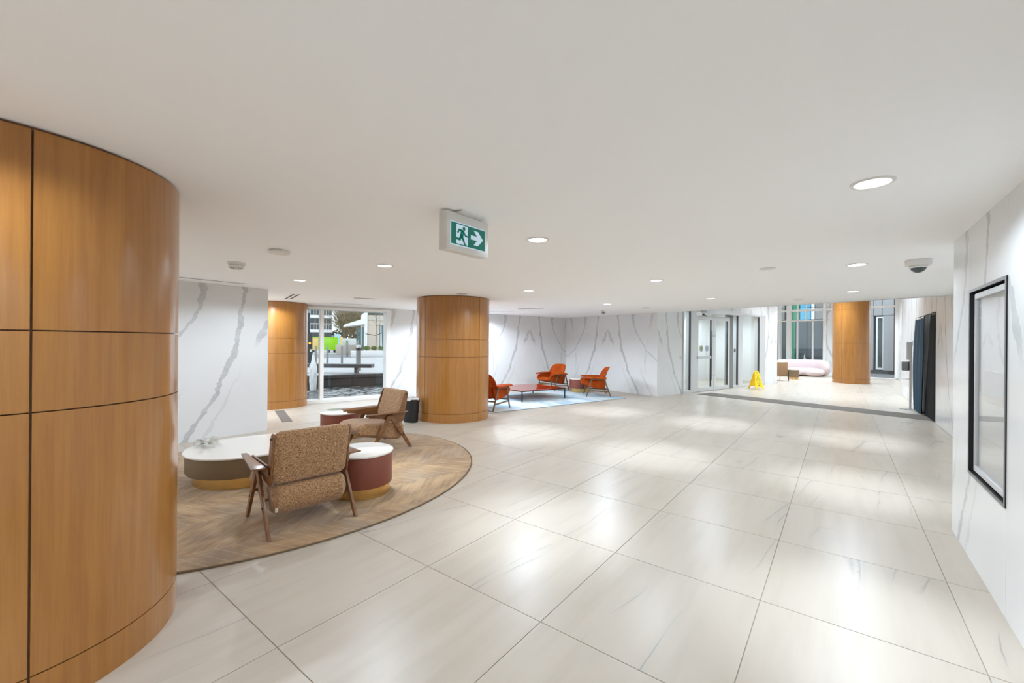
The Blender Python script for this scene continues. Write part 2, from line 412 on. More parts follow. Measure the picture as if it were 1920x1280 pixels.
cand.sort(key=lambda q: (q[0], q[1]))
for k, (v, d, x, y, Q, whole) in enumerate(cand):
    if k < 230 and v == 0 and d < 15.5:
        if whole:
            if not used: o = tile0; used = True
            else: o = bpy.data.objects.new('tile', tmesh); COL.objects.link(o); o.parent = floor
            o.location = (x, y, 0)
        else:
            b = BM(); prism(b, Q, -0.012, 0.0); obj('tile', b, M['tile'], floor)
    else: prism(far, Q, -0.012, 0.0)
tf = obj('distant_tiling', far, M['tile'], floor); tf['kind'] = 'stuff'

# ---- ceilings and bulkhead
bm = BM(); prism(bm, [(-13.2, -5.3), (1.9, -5.3), (1.9, 10.859), (-4.3, 12.62), (-4.36, 12.76), (-8.6, 14.2), (-12.7, -1.0)], ZC, ZC + 0.2)
ceiling = struct(obj('ceiling', bm, M['ceil'], smooth=False))
bm = BM(); prism(bm, [(-4.6, 12.71), (2.3, 10.75), (2.7, 26.2), (-7.6, 29.3), (-9.0, 21.5)], ZH, ZH + 0.2)
struct(obj('ceiling', bm, M['ceil'], smooth=False))
def frame_box(o, ax, s0, s1, n0, n1, z0, z1):
    """box in the frame: s along ax from o, n along its left normal"""
    nx = Vector((-ax.y, ax.x)); P = [o + ax * s + nx * n for s, n in ((s0, n0), (s1, n0), (s1, n1), (s0, n1))]
    return [tuple(p) for p in P], z0, z1
def fprism(bm, *a):
    P, z0, z1 = frame_box(*a); return prism(bm, P, z0, z1)
bm = BM(); fprism(bm, D0, E2, 0.0, 6.45, 0.0, 0.15, ZC, ZH); struct(obj('trim_1', bm, M['ceil'], smooth=False))

# ---- walls: a core in plaster plus bookmatched marble slabs on the room face
SW = 1.92
def wall(name, p0, p1, z1, room, core=0.18, rects=None, sA=0.0, cuts=(), z0=0.0, corerects=None):
    """rects: (s0, s1, z0, z1) areas of marble; sA: where a mirror axis lies; room: +1 room is left of p0->p1"""
    p0 = Vector(p0); p1 = Vector(p1); L = (p1 - p0).length; d = (p1 - p0).normalized()
    rects = rects or [(0, L, z0, z1)]
    bm = BM()
    for a, b, c, e in (corerects or rects): box(bm, a + (0.03 if a == 0 else 0), b - (0.03 if abs(b - L) < 1e-3 else 0), min(-room * 0.022, -room * core), max(-room * 0.022, -room * core), c, e)
    w = struct(obj(name, bm, M['white'], None, smooth=False, loc=(p0.x, p0.y, 0), rz=math.atan2(d.y, d.x)))
    for a, b, c, e in rects:
        k0 = math.floor((a - sA) / SW); edges = [a]
        k = k0 + 1
        while sA + k * SW < b - 0.02:
            if sA + k * SW > a + 0.02: edges.append(sA + k * SW)
            k += 1
        edges += [q for q in cuts if a + 0.02 < q < b - 0.02]
        edges = sorted(edges) + [b]
        for u0, u1 in zip(edges, edges[1:]):
            bb = BM(); gg = 0.0012
            y0, y1 = sorted((-room * 0.022, 0.0)); box(bb, u0 + gg, u1 - gg, y0, y1, c, e)
            uvl = bb.loops.layers.uv.new('UVMap'); kk = math.floor(((u0 + u1) / 2 - sA) / SW)
            for f in bb.faces:
                for l in f.loops:
                    s = l.vert.co.x; u = s - (sA + kk * SW) if kk % 2 == 0 else sA + (kk + 1) * SW - s
                    l[uvl].uv = (u, l.vert.co.z)
            obj('marble_panel', bb, M['marble'], w)
    return w
wall('wall_left', (-8.0, 3.3), (-8.0, -5.2), ZC, 1, core=0.9, sA=-0.06)
wl = wall('wall_left', (-8.9, 3.302), (-8.022, 3.302), ZC, 1, core=0.05, sA=0.3)
wall('wall_back', (1.9, -5.2), (-8.9, -5.2), ZC, -1)
# window wall (along E1), opening s -9.6..-3.39
ws = lambda s: tuple(W0 + E1 * s)
wall('wall_far_left', ws(-12.5), ws(3.5), ZC, -1, core=0.25, sA=12.5 + 3.5 - SW, rects=[(0, 2.9, 0, ZC), (12.5 - 3.39, 16.0, 0, ZC)],
     corerects=[(0, 2.9, 0, ZC), (12.5 - 3.39, 16.0, 0, ZC), (2.9, 12.5 - 3.39, 2.44, ZC)])
bk = lambda t: tuple(D0 + E2 * t)
wall('wall_far', bk(-3.975), bk(0.0), ZC, -1, core=0.2, sA=3.975 - SW)
# door wall (along E1 from D0): marble 0..1.30, 6.86..8.0, header above the frames
wall('wall_entrance', tuple(D0), tuple(D0 + E1 * 8.0), ZH, -1, core=0.2, sA=0.0,
     rects=[(0, 1.30, 0, ZH), (6.88, 8.0, 0, ZH), (1.30, 6.88, 2.68, ZH)])
# right side walls
HOLE = (3.75 + 5.2, 4.67 + 5.2, 0.635, 2.015)      # niche of the wall display, s measured from Y=-5.2
LN = 5.257 + 5.2
wall('wall_right', (0.776, -5.2), (0.776, 5.257), ZC, 1, core=0.22, sA=HOLE[0] - 4 * SW,
     rects=[(0, HOLE[0], 0, ZC), (HOLE[0], HOLE[1], 0, HOLE[2]), (HOLE[0], HOLE[1], HOLE[3], ZC), (HOLE[1], LN, 0, ZC)])
wall('wall_right_return', (0.80, 5.255), (1.55, 5.255), ZC, 1, core=0.1, sA=0.4)
wall('wall_far_right', (1.55, 5.257), (1.55, 18.4), ZH, 1, core=0.1, sA=2.6,
     rects=[(0, 5.7, 0, ZC), (5.7, 6.95, 0, ZH), (6.95, 8.55, 2.285, ZH), (8.55, 13.14, 0, ZH)])
wall('wall_far_right', (2.08, 18.4), (2.08, 26.3), ZH, 1, core=0.1, sA=3.0)
bm = BM(); box(bm, 1.56, 2.2, 18.3, 18.4, 0, ZH); struct(obj('wall_jog', bm, M['white'], smooth=False))
bm = BM(); box(bm, 1.66, 2.6, 12.1, 12.2, 0, 2.5); box(bm, 1.66, 2.6, 13.8, 13.9, 0, 2.5); box(bm, 2.6, 2.7, 12.1, 13.9, 0, 2.5); box(bm, 1.66, 2.7, 12.1, 13.9, 2.4, 2.5)
struct(obj('wall_alcove', bm, M['white'], smooth=False))
# vestibule behind the doors
bm = BM(); fprism(bm, D0, E1, 0.2, 7.9, 2.6, 2.7, 0, 3.0); fprism(bm, D0, E1, 0.2, 0.3, 0.2, 2.7, 0, 3.0); fprism(bm, D0, E1, 7.8, 7.9, 0.2, 2.7, 0, ZH); fprism(bm, D0, E1, 0.2, 7.9, 0.2, 2.7, 2.9, 3.0)
struct(obj('wall_vestibule', bm, M['white'], smooth=False))
# left end of the far lobby
bm = BM(); fprism(bm, G0, E2, -6.6, -6.5, -7.6, 0.0, 0, ZH); struct(obj('wall_lobby_end', bm, M['white'], smooth=False))

# ---- window 1 in the far left wall (local x along E1 from W0)
def framed(name, o, ax):
    return struct(empty(name, (o.x, o.y, 0), math.atan2(ax.y, ax.x)))
w1 = framed('window_1', W0, E1)
def wbar(par, name, s0, s1, n0, n1, z0, z1, mat='white', bev=0.004):
    b = BM(); box(b, s0, s1, n0, n1, z0, z1); return obj(name, b, M[mat], par, bevel=bev, seg=1)
wbar(w1, 'sill', -9.6, -3.40, -0.10, 0.20, 0.0, 0.085)
wbar(w1, 'head', -9.6, -3.40, -0.05, 0.20, 2.375, 2.44)
wbar(w1, 'jamb', -3.51, -3.40, -0.05, 0.20, 0.085, 2.375); wbar(w1, 'jamb', -9.6, -9.5, -0.05, 0.20, 0.085, 2.375)
for s in (-5.175, -6.9, -8.3): wbar(w1, 'mullion', s - 0.045, s + 0.045, -0.05, 0.12, 0.085, 2.375)
for a, b_ in ((-5.13, -3.51), (-6.855, -5.22), (-8.255, -6.945), (-9.5, -8.345)): wbar(w1, 'pane', a, b_, 0.06, 0.07, 0.085, 2.375, 'glass', 0)

# ---- window 2: tall glazing of the far lobby (local x along E2 from G0)
w2 = framed('window_2', G0, E2)
wbar(w2, 'sill', -6.5, 0.62, -0.06, 0.1, 0.0, 0.03)
for s in (-4.30, -0.56, 0.60, -2.2, -5.6): wbar(w2, 'mullion', s - 0.06, s + 0.06, -0.08, 0.1, 0.03, ZH)
wbar(w2, 'mullion', -3.95, -3.75, -0.08, 0.1, 0.03, ZH)
for s in (-3.44, -2.735): wbar(w2, 'glazing_bar', s - 0.03, s + 0.03, -0.03, 0.06, 0.03, 2.83 if s > -3 else ZH)
wbar(w2, 'glazing_bar', -3.07, -3.03, -0.03, 0.06, 2.83, ZH)
wbar(w2, 'transom', -6.5, 0.6, -0.05, 0.08, 3.30, 3.41)
wbar(w2, 'transom', -6.5, -2.2, -0.03, 0.06, 2.79, 2.85)
wbar(w2, 'head', -6.5, 0.7, -0.06, 0.1, ZH - 0.08, ZH)
for a, b_ in ((-6.5, -5.66), (-5.54, -4.36), (-4.24, -3.95), (-3.75, -3.44), (-3.44, -2.735), (-2.735, -2.26), (-0.5, 0.54)):
    wbar(w2, 'pane', a, b_, 0.02, 0.03, 0.03, 3.30, 'glass', 0); wbar(w2, 'pane', a, b_, 0.02, 0.03, 3.41, ZH - 0.08, 'glass', 0)
# solid marble pier between the two glazed bays
wall('wall_far_pier', tuple(G0 + E2 * -2.14), tuple(G0 + E2 * -0.62), ZH, -1, core=0.2, sA=-0.5)

# ---- door 1: double doors with side lights in the entrance wall (local x along E1, room on -y)
d1 = framed('door_1', D0, E1)
DH = 2.68
wbar(d1, 'frame_head', 1.30, 6.88, -0.03, 0.16, DH - 0.07, DH, 'alu')
wbar(d1, 'frame_post', 1.30, 1.36, -0.03, 0.16, 0, DH - 0.07, 'alu')
wbar(d1, 'frame_post', 1.72, 2.03, -0.03, 0.16, 0, DH - 0.07, 'alu')
wbar(d1, 'frame_post', 4.17, 4.40, -0.03, 0.16, 0, DH - 0.07, 'alu_d')
wbar(d1, 'frame_post', 4.76, 5.08, -0.03, 0.16, 0, DH - 0.07, 'alu')
wbar(d1, 'frame_post', 6.40, 6.88, -0.03, 0.16, 0, DH - 0.07, 'alu')
for a, b_, n in ((1.36, 1.72, 'side_light'), (4.40, 4.76, 'side_light'), (5.08, 6.40, 'side_light')):
    p = wbar(d1, n, a, b_, -0.01, 0.0, 0.09, DH - 0.07, 'glass', 0)
    wbar(p, 'bottom_rail', a, b_, -0.03, 0.08, 0.0, 0.09, 'alu')
    wbar(p, 'gasket', b_ - 0.035, b_, -0.028, 0.03, 0.09, DH - 0.07, 'gasket')
def leaf(a, b_, mirror):
    st = 0.13
    lf = BM(); z0, z1 = 0.01, 2.50
    box(lf, a, a + st, -0.025, 0.025, z0, z1); box(lf, b_ - st, b_, -0.025, 0.025, z0, z1)
    box(lf, a + st, b_ - st, -0.025, 0.025, z0, z0 + 0.12); box(lf, a + st, b_ - st, -0.025, 0.025, z1 - 0.13, z1)
    L = obj('door_leaf', lf, M['alu'], d1, bevel=0.004, seg=1)
    wbar(L, 'pane', a + st, b_ - st, -0.006, 0.004, z0 + 0.12, z1 - 0.13, 'glass', 0)
    wbar(L, 'gasket', b_ - st - 0.035, b_ - st, -0.024, 0.02, z0 + 0.12, z1 - 0.13, 'gasket')
    return L
La = leaf(2.03, 3.09, 0); Lb = leaf(3.10, 4.17, 1)
wbar(La, 'push_rail', 2.10, 3.05, -0.05, -0.026, 1.08, 1.17, 'alu')
for L_, s in ((La, 2.84),):
    b = BM(); cyl(b, (s, -0.10, 0.36), (s, -0.10, 2.02), 0.016, n=12)
    for z in (0.52, 1.84): cyl(b, (s, -0.10, z), (s + 0.16, -0.024, z), 0.011, n=8)
    obj('pull_handle', b, M['alu_d'], L_)
for s, mt in ((2.36, 'sticker_g'), (2.70, 'sticker_b')):
    b = BM(); cyl(b, (s, -0.012, 1.42), (s, -0.008, 1.42), 0.105, n=24); obj('sticker', b, M[mt], La)
    b = BM(); lathe(b, [(0.06, 0), (0.075, 0)], 20, bottom=False, top=False)
    for v in b.verts: v.co = (s + v.co.x, -0.0125, 1.42 + v.co.y)
    obj('sticker', b, M['white'], La)
for s in (3.03, 3.16):
    for z in (0.52, 1.84):
        b = BM(); cyl(b, (s, -0.026, z), (s, -0.035, z), 0.022, n=10); obj('rose', b, M['steel'], La if s < 3.1 else Lb)
wbar(d1, 'bottom_rail', 2.03, 4.17, 0.03, 0.14, 0.0, 0.012, 'alu_d')
op = wbar(d1, 'door_operator', 2.33, 4.78, -0.20, -0.03, 2.58, 2.72, 'alu')
b = BM(); bar(b, (2.25, -0.12, 2.52), (2.62, -0.05, 2.49), 0.03, 0.02); bar(b, (2.28, -0.12, 2.56), (2.28, -0.12, 2.50), 0.05, 0.05, up=(1, 0, 0)); obj('closer_arm', b, M['dark_metal'], op)
b = BM(); bar(b, (3.75, -0.12, 2.555), (4.25, -0.05, 2.545), 0.03, 0.02); obj('closer_arm', b, M['dark_metal'], op)
rd = wbar(d1, 'card_reader', 4.43, 4.53, -0.05, -0.03, 1.27, 1.40, 'alu_d'); wbar(rd, 'reader_face', 4.45, 4.51, -0.056, -0.05, 1.30, 1.38, 'black', 0)
sw = tag(empty('light_switch', (D0.x + E1.x * 1.20, D0.y + E1.y * 1.20, 1.15), TH), 'small white wall switch on the marble left of the glass doors', 'switch')
b = BM(); box(b, -0.045, 0.045, -0.014, 0.0, -0.06, 0.06); obj('plate', b, M['plastic'], sw, bevel=0.004)
b = BM(); box(b, -0.028, 0.028, -0.020, -0.0145, -0.04, 0.04); obj('rocker', b, M['alu'], sw, bevel=0.002)

# ---- recessed mat strip, floor box lid
bm = BM(); fprism(bm, D0, E2, 0.37, 6.35, 1.50, 2.30, 0.0, 0.006)
tag(obj('entrance_mat', bm, M['mat']), 'long dark grey mat strip across the floor before the glass doors', 'mat')
bm = BM(); prism(bm, [(-10.05, 4.30), (-8.56, 3.80), (-8.50, 3.97), (-9.95, 4.46)], 0.0005, 0.006)
tag(obj('floor_grille', bm, M['alu_d']), 'narrow grey floor grille in front of the wood column by the window', 'grille')

# ================================================================== COLUMNS
def column(x, y, r, H, a0, rows, label, a_show=None):
    c = tag(empty('wood_column', (x, y, 0)), label, 'column')
    b = BM(); lathe(b, [(r - 0.02, 0), (r - 0.02, H)], 64); obj('core', b, M['groove'], c)
    G = 0.004
    for z0, z1 in rows:
        for q in range(4):
            t0 = math.radians(a0 + 90 * q) + G / r; t1 = math.radians(a0 + 90 * (q + 1)) - G / r; n = 24
            outer = [(r * math.cos(t0 + (t1 - t0) * i / n), r * math.sin(t0 + (t1 - t0) * i / n)) for i in range(n + 1)]
            inner = [((r - 0.019) * math.cos(t0 + (t1 - t0) * i / n), (r - 0.019) * math.sin(t0 + (t1 - t0) * i / n)) for i in range(n, -1, -1)]
            b = BM(); prism(b, outer + inner, z0 + (G if z0 > 0 else 0), z1 - 0.002)
            obj('plinth' if z1 < 0.3 else 'panel', b, M['veneer'], c)
    return c
ROWS = [(0.0, 0.172), (0.172, 1.284), (1.284, 1.630), (1.630, 2.478)]
column(-3.385, 0.132, 0.700, ZC, 3.6, ROWS, 'large honey wood column nearest at the left, cut by the picture edge')
column(-6.480, 6.350, 0.757, ZC, -1.0, ROWS, 'round wood clad column in the middle beside the black bin')
column(-10.80, 4.680, 0.650, ZC, 33.0, ROWS, 'wood clad column between the left marble wall and the window')
column(0.350, 22.50, 0.620, ZH, -118.7, [(0.0, 0.18), (0.18, 1.28), (1.28, 1.63), (1.63, 3.0), (3.0, ZH - 0.01)], 'tall golden wood column in the far lobby beside the sofa')

# ================================================================== CEILING FITTINGS
def downlight_proto():
    t = empty('downlight', (0, 0, ZC))
    b = BM(); lathe(b, [(0.078, -0.001), (0.082, -0.008), (0.098, -0.006), (0.100, 0.0)], 32, bottom=False, top=False); obj('trim_ring', b, M['plastic'], t)
    b = BM(); cyl(b, (0, 0, -0.002), (0, 0, -0.0045), 0.077, n=28); obj('lens', b, M['lens'], t)
    return t
def lamp(parent, kind, power, ang, blend, dz=-0.02, rad=0.06):
    l = bpy.data.lights.new(kind, 'SPOT'); l.energy = power; l.spot_size = math.radians(ang); l.spot_blend = blend; l.shadow_soft_size = rad; l.color = LAMP
    if kind == 'spill':                                              # wide batwing distribution: more light towards the walls
        l.use_nodes = True; nt = l.node_tree; em = nt.nodes['Emission']
        tc = nt.nodes.new('ShaderNodeTexCoord'); sp = nt.nodes.new('ShaderNodeSeparateXYZ'); nt.links.new(tc.outputs['Normal'], sp.inputs[0])
        ab = nt.nodes.new('ShaderNodeMath'); ab.operation = 'ABSOLUTE'; nt.links.new(sp.outputs[2], ab.inputs[0])
        pw = nt.nodes.new('ShaderNodeMath'); pw.operation = 'POWER'; nt.links.new(ab.outputs[0], pw.inputs[0]); pw.inputs[1].default_value = -1.6
        mn = nt.nodes.new('ShaderNodeMath'); mn.operation = 'MINIMUM'; nt.links.new(pw.outputs[0], mn.inputs[0]); mn.inputs[1].default_value = 9.0
        nt.links.new(mn.outputs[0], em.inputs['Strength'])
    o = bpy.data.objects.new(kind, l); COL.objects.link(o); o.parent = parent; o.location = (0, 0, dz); return o
DL = [  # x, y, label
    (0.135, 3.06, 'bright round downlight nearest the camera, upper right'), (-2.09, 3.06, 'round downlight just right of the exit sign'),
    (-4.285, 3.06, 'round downlight left of the exit sign, above the rug'), (-6.37, 3.06, 'round downlight above the marble wall end and its wood column'),
    (-2.08, 6.05, 'round downlight in mid ceiling, right of the middle column'), (-4.30, 6.03, 'round downlight just right of the middle column top'),
    (0.14, 6.12, 'round downlight left of the dome camera'), (0.16, 9.15, 'round downlight near the ceiling edge above the far wood column'),
    (-2.05, 9.12, 'round downlight above the glass double doors'), (-4.28, 9.14, 'small far downlight above the orange armchairs'),
    (0.14, -0.2, None), (-2.09, -0.35, None), (-2.09, -3.0, None), (0.14, -3.0, None), (-4.29, -3.0, None), (-6.4, -0.2, None), (-6.4, -3.0, None), (-7.15, 7.6, None), (-7.9, 8.6, None), (-8.55, 9.5, None), (-9.75, 3.85, None), (-9.4, 2.5, None), (-10.9, 2.7, None)]  # the last ones are unseen lamps added to brighten the far left
proto = downlight_proto()
for k, (x, y, lab) in enumerate(DL):
    t = proto if k == 0 else dup(proto, (x, y, ZC))
    t.location = (x, y, ZC)
    tag(t, lab or 'unseen round downlight, behind the camera or added for light behind a column or wall', 'ceiling light', 'round downlights in the low ceiling')
for t in [o for o in list(COL.objects) if o.name.startswith('downlight')]:
    k_ = 2.0 if t.location.x < -9 else 3.2 if t.location.x < -7 else 1.6 if t.location.x < -3 else 1.4 if t.location.x > 0 and t.location.y > 5 else 1.0; lamp(t, 'beam', BEAM, 48, 1.0); lamp(t, 'spill', FLOOD * k_, 165, 0.6)
for x, y in ((-1.0, 15.5), (-1.0, 18.5), (0.3, 16.8), (-0.6, 21.0), (-2.6, 23.4), (0.9, 24.2), (1.0, 15.2)):  # lamps added out of view to brighten the far lobby
    t = dup(proto); [COL.objects.unlink(c) or bpy.data.objects.remove(c) for c in list(t.children) if c.type == 'LIGHT']
    t.location = (x, y, ZH); tag(t, 'unseen round downlight added in the high lobby ceiling to brighten the lobby', 'ceiling light', 'added downlights in the high lobby ceiling')
    lamp(t, 'beam', 320 if y < 20 else 720, 130, 0.8)
for s in (1.6, 3.2, 5.6):
    p = D0 + E1 * s - E2 * 1.4
    t = dup(proto); [COL.objects.unlink(c) or bpy.data.objects.remove(c) for c in list(t.children) if c.type == 'LIGHT']
    t.location = (p.x, p.y, 2.9); tag(t, 'round downlight in the vestibule ceiling behind the glass doors', 'ceiling light', 'round downlights in the vestibule')
    lamp(t, 'spill', 75, 165, 0.6)

def ceil_thing(name, loc, label, cat, rz=0.0): return tag(empty(name, loc, rz), label, cat)
for x, y, lab in ((-0.69, 5.84, 'flat unlit white disc between the far right downlights'), (-0.67, 10.27, 'flat unlit white disc near the ceiling edge above the sofa')):
    t = ceil_thing('speaker_cover', (x, y, ZC), lab, 'speaker')
    b = BM(); lathe(b, [(0.085, 0.0), (0.085, -0.006), (0.07, -0.011), (0.0005, -0.012)], 28, bottom=False); obj('cover', b, M['plastic'], t)
t = ceil_thing('smoke_detector', (-5.55, 1.94, ZC), 'small white smoke detector on the ceiling before the marble wall', 'detector')
b = BM(); lathe(b, [(0.095, 0.0), (0.095, -0.02), (0.085, -0.028)], 32); obj('base', b, M['plastic'], t)
b = BM(); lathe(b, [(0.075, -0.029), (0.078, -0.05), (0.055, -0.068), (0.03, -0.072)], 32); obj('head', b, M['plastic'], t, bevel=0.002)
b = BM()
for i in range(16):
    a = 2 * PI * i / 16; bar(b, (0.066 * math.cos(a), 0.066 * math.sin(a), -0.060), (0.040 * math.cos(a), 0.040 * math.sin(a), -0.0715), 0.008, 0.006)
obj('vent_slots', b, M['alu_d'], t)
t = ceil_thing('access_point', (-4.44, 1.93, ZC), 'slim white rounded ceiling box right of the smoke detector', 'access point', 0.3)
b = BM(); prism(b, stadium(0.20, 0.098, 12), -0.03, -0.002); obj('housing', b, M['plastic'], t, bevel=0.01, seg=3)
b = BM(); cyl(b, (0.05, 0.02, -0.0305), (0.05, 0.02, -0.032), 0.006, n=10); obj('status_light', b, M['alu'], t)
t = ceil_thing('dome_camera', (0.645, 6.15, ZC), 'white dome security camera on the ceiling near the right wall', 'camera')
b = BM(); lathe(b, [(0.105, 0.0), (0.105, -0.055), (0.095, -0.062)], 32); obj('base', b, M['plastic'], t, bevel=0.003)
b = BM(); lathe(b, [(0.07 * math.cos(a), -0.06 - 0.075 * math.sin(a)) for a in [i * PI / 2 / 8 for i in range(8)]] + [(0.003, -0.135)], 28); obj('dome', b, M['darkglass'], t)
b = BM(); lathe(b, [(0.075, -0.0625), (0.078, -0.075), (0.068, -0.085)], 28, bottom=False, top=False); obj('collar', b, M['plastic'], t)
def slots(name, p0, p1, n, gap, wd, label):
    p0 = Vector(p0); p1 = Vector(p1); d = p1 - p0; L = d.length
    t = ceil_thing(name, ((p0.x + p1.x) / 2, (p0.y + p1.y) / 2, ZC), label, 'air vent', math.atan2(d.y, d.x))
    b = BM(); box(b, -L / 2 - 0.02, L / 2 + 0.02, -gap * n / 2 - 0.01, gap * n / 2 + 0.01, -0.005, -0.001); obj('frame', b, M['ceil'], t)
    for i in range(n):
        y = (i - (n - 1) / 2) * gap; b = BM(); box(b, -L / 2, L / 2, y - wd / 2, y + wd / 2, -0.008, -0.0055); obj('slot', b, M['gasket'], t)
slots('slot_vent', (-9.50, 4.31), (-8.36, 3.96), 2, 0.09, 0.035, 'double dark slot vent above the wood column by the window')
slots('slot_vent', (-7.52, 0.2), (-7.50, 2.74), 1, 0.05, 0.022, 'long thin slot vent along the left marble wall')
slots('slot_vent', (-8.05, 5.0), (-7.88, 5.4), 2, 0.06, 0.018, 'pair of short slots in the ceiling before the window')
slots('slot_vent', (-9.6, 5.4), (-9.3, 6.2), 1, 0.05, 0.02, 'faint slot in the ceiling close to the window head')
slots('slot_vent', (-6.9, 9.2), (-6.2, 9.4), 2, 0.06, 0.02, 'slot vent in the ceiling right of the middle column')
slots('slot_vent', (-8.4, 9.5), (-7.7, 10.1), 1, 0.05, 0.02, 'faint slot vent above the left orange armchair')
t = ceil_thing('fire_beacon', (-5.19, 10.83, ZC), 'small grey and white beacon under the far ceiling above an armchair', 'beacon')
b = BM(); box(b, -0.05, 0.05, -0.05, 0.05, -0.05, 0.0); obj('base', b, M['plastic'], t, bevel=0.006)
b = BM(); lathe(b, [(0.045, -0.051), (0.043, -0.09), (0.03, -0.10)], 20); obj('lens', b, M['alu_d'], t)
for x, y, lab in ((-3.96, 10.74, 'small grey ceiling plate before the glass doors'), (-5.60, 5.70, 'tiny ceiling plate in front of the middle column')):
    t = ceil_thing('ceiling_plate', (x, y, ZC), lab, 'plate'); b = BM(); lathe(b, [(0.10, 0.0), (0.10, -0.006), (0.09, -0.012)], 24); obj('cover', b, M['alu'], t)

# ---- exit sign (face looks along +X)
t = ceil_thing('exit_sign', (-1.955, 2.05, 0), 'green running figure exit sign with arrow hanging from the ceiling', 'exit sign')
t.location = (-2.076, 2.177, 2.2165); t.scale = (1.062, 1.062, 1.062)
b = BM(); box(b, -0.075, 0.0, -0.197, 0.197, 0.0, 0.245); obj('housing', b, M['plastic'], t, bevel=0.006)
b = BM(); prism(b, [(-0.12, 0.2455), (0.12, 0.2455), (0.10, 0.2570), (-0.10, 0.2570)], -0.085, 0.045, YZ); obj('ceiling_bracket', b, M['plastic'], t)
b = BM(); prism(b, [(-0.168, 0.035), (0.165, 0.035), (0.165, 0.185), (-0.168, 0.185)], 0.0005, 0.003, YZ); fc = obj('face', b, M['swhite'], t)
b = BM(); prism(b, [(-0.162, 0.041), (0.159, 0.041), (0.159, 0.179), (-0.162, 0.179)], 0.0031, 0.0035, YZ); obj('green_panel', b, M['sgreen'], fc)
b = BM(); prism(b, [(-0.118, 0.048), (-0.012, 0.046), (-0.012, 0.172), (-0.118, 0.172)], 0.0036, 0.004, YZ); obj('doorway_shape', b, M['swhite'], fc)
b = BM()
def seg(p, q, w0, w1):
    p = Vector(p); q = Vector(q); d = (q - p).normalized(); n = Vector((-d.y, d.x))
    prism(b, [tuple(p - n * w0 / 2 - d * w0 * .3), tuple(q - n * w1 / 2 + d * w1 * .3), tuple(q + n * w1 / 2 + d * w1 * .3), tuple(p + n * w0 / 2 - d * w0 * .3)], 0.0041, 0.0045, YZ)
b2 = [( -0.048 + 0.0125 * math.cos(a), 0.153 + 0.0135 * math.sin(a)) for a in [2 * PI * i / 18 for i in range(18)]]
prism(b, b2, 0.0041, 0.0045, YZ)
seg((-0.061, 0.130), (-0.071, 0.100), 0.034, 0.028); seg((-0.062, 0.136), (-0.092, 0.139), 0.014, 0.013); seg((-0.092, 0.139), (-0.104, 0.119), 0.013, 0.012)
seg((-0.056, 0.134), (-0.034, 0.109), 0.013, 0.012); seg((-0.034, 0.109), (-0.009, 0.107), 0.012, 0.009)
seg((-0.074, 0.101), (-0.086, 0.078), 0.022, 0.017); seg((-0.086, 0.078), (-0.134, 0.081), 0.017, 0.014)
seg((-0.067, 0.101), (-0.053, 0.078), 0.021, 0.016); seg((-0.053, 0.078), (-0.040, 0.052), 0.016, 0.012); seg((-0.040, 0.050), (-0.026, 0.048), 0.010, 0.009)
obj('running_figure', b, M['sgreen'], fc)
b = BM(); prism(b, [(0.018, 0.098), (0.078, 0.098), (0.046, 0.064), (0.088, 0.064), (0.139, 0.112), (0.088, 0.160), (0.046, 0.160), (0.078, 0.126), (0.018, 0.126)], 0.0036, 0.004, YZ); obj('arrow', b, M['swhite'], fc)

# ================================================================== WALL DISPLAY in the niche of the right wall
t = tag(empty('wall_display', (0.776, 4.21, 1.325)), 'tall framed glass display case recessed in the right marble wall', 'display case')
hy, hz = 0.452, 0.682
b = BM()
for sg in (-1, 1): box(b, -0.004, 0.12, min(sg * hy, sg * (hy - 0.012)), max(sg * hy, sg * (hy - 0.012)), -hz, hz)
box(b, -0.004, 0.12, -hy + 0.0125, hy - 0.0125, hz - 0.012, hz); box(b, -0.004, 0.12, -hy + 0.0125, hy - 0.0125, -hz, -hz + 0.012)
obj('niche_lining', b, M['black'], t)
b = BM(); w_ = 0.016
for sg in (-1, 1): box(b, -0.007, -0.0045, min(sg * (hy + 0.004), sg * (hy - w_)), max(sg * (hy + 0.004), sg * (hy - w_)), -hz - 0.004, hz + 0.004)
box(b, -0.007, -0.0045, -hy + w_, hy - w_, hz - w_, hz + 0.004); box(b, -0.007, -0.0045, -hy + w_, hy - w_, -hz - 0.004, -hz + w_)
obj('outer_trim', b, M['alu_d'], t)
b = BM(); box(b, 0.112, 0.119, -hy + 0.013, hy - 0.013, -hz + 0.013, hz - 0.013); obj('back_board', b, M['black'], t)
b = BM(); iy0, iy1, iz = -hy + 0.050, hy - 0.075, hz - 0.030
box(b, 0.010, 0.055, iy0, iy0 + 0.036, -iz, iz); box(b, 0.010, 0.055, iy1 - 0.014, iy1, -iz, iz)
box(b, 0.010, 0.055, iy0 + 0.036, iy1 - 0.014, iz - 0.040, iz); box(b, 0.010, 0.055, iy0 + 0.036, iy1 - 0.014, -iz, -iz + 0.040)
fr = obj('door_frame', b, M['alu'], t, bevel=0.003, seg=1)
b = BM(); box(b, 0.020, 0.025, iy0 + 0.0365, iy1 - 0.0145, -iz + 0.0405, iz - 0.0405); obj('glass_pane', b, M['glass2'], fr)
b = BM(); box(b, 0.040, 0.050, iy0 + 0.0365, iy1 - 0.0145, -iz + 0.0405, iz - 0.0405); obj('white_backing', b, M['white'], fr)
b = BM(); box(b, 0.0335, 0.0395, -0.22, 0.22, -0.12, 0.10); obj('plaque', b, M['plastic'], fr, bevel=0.003, seg=1)

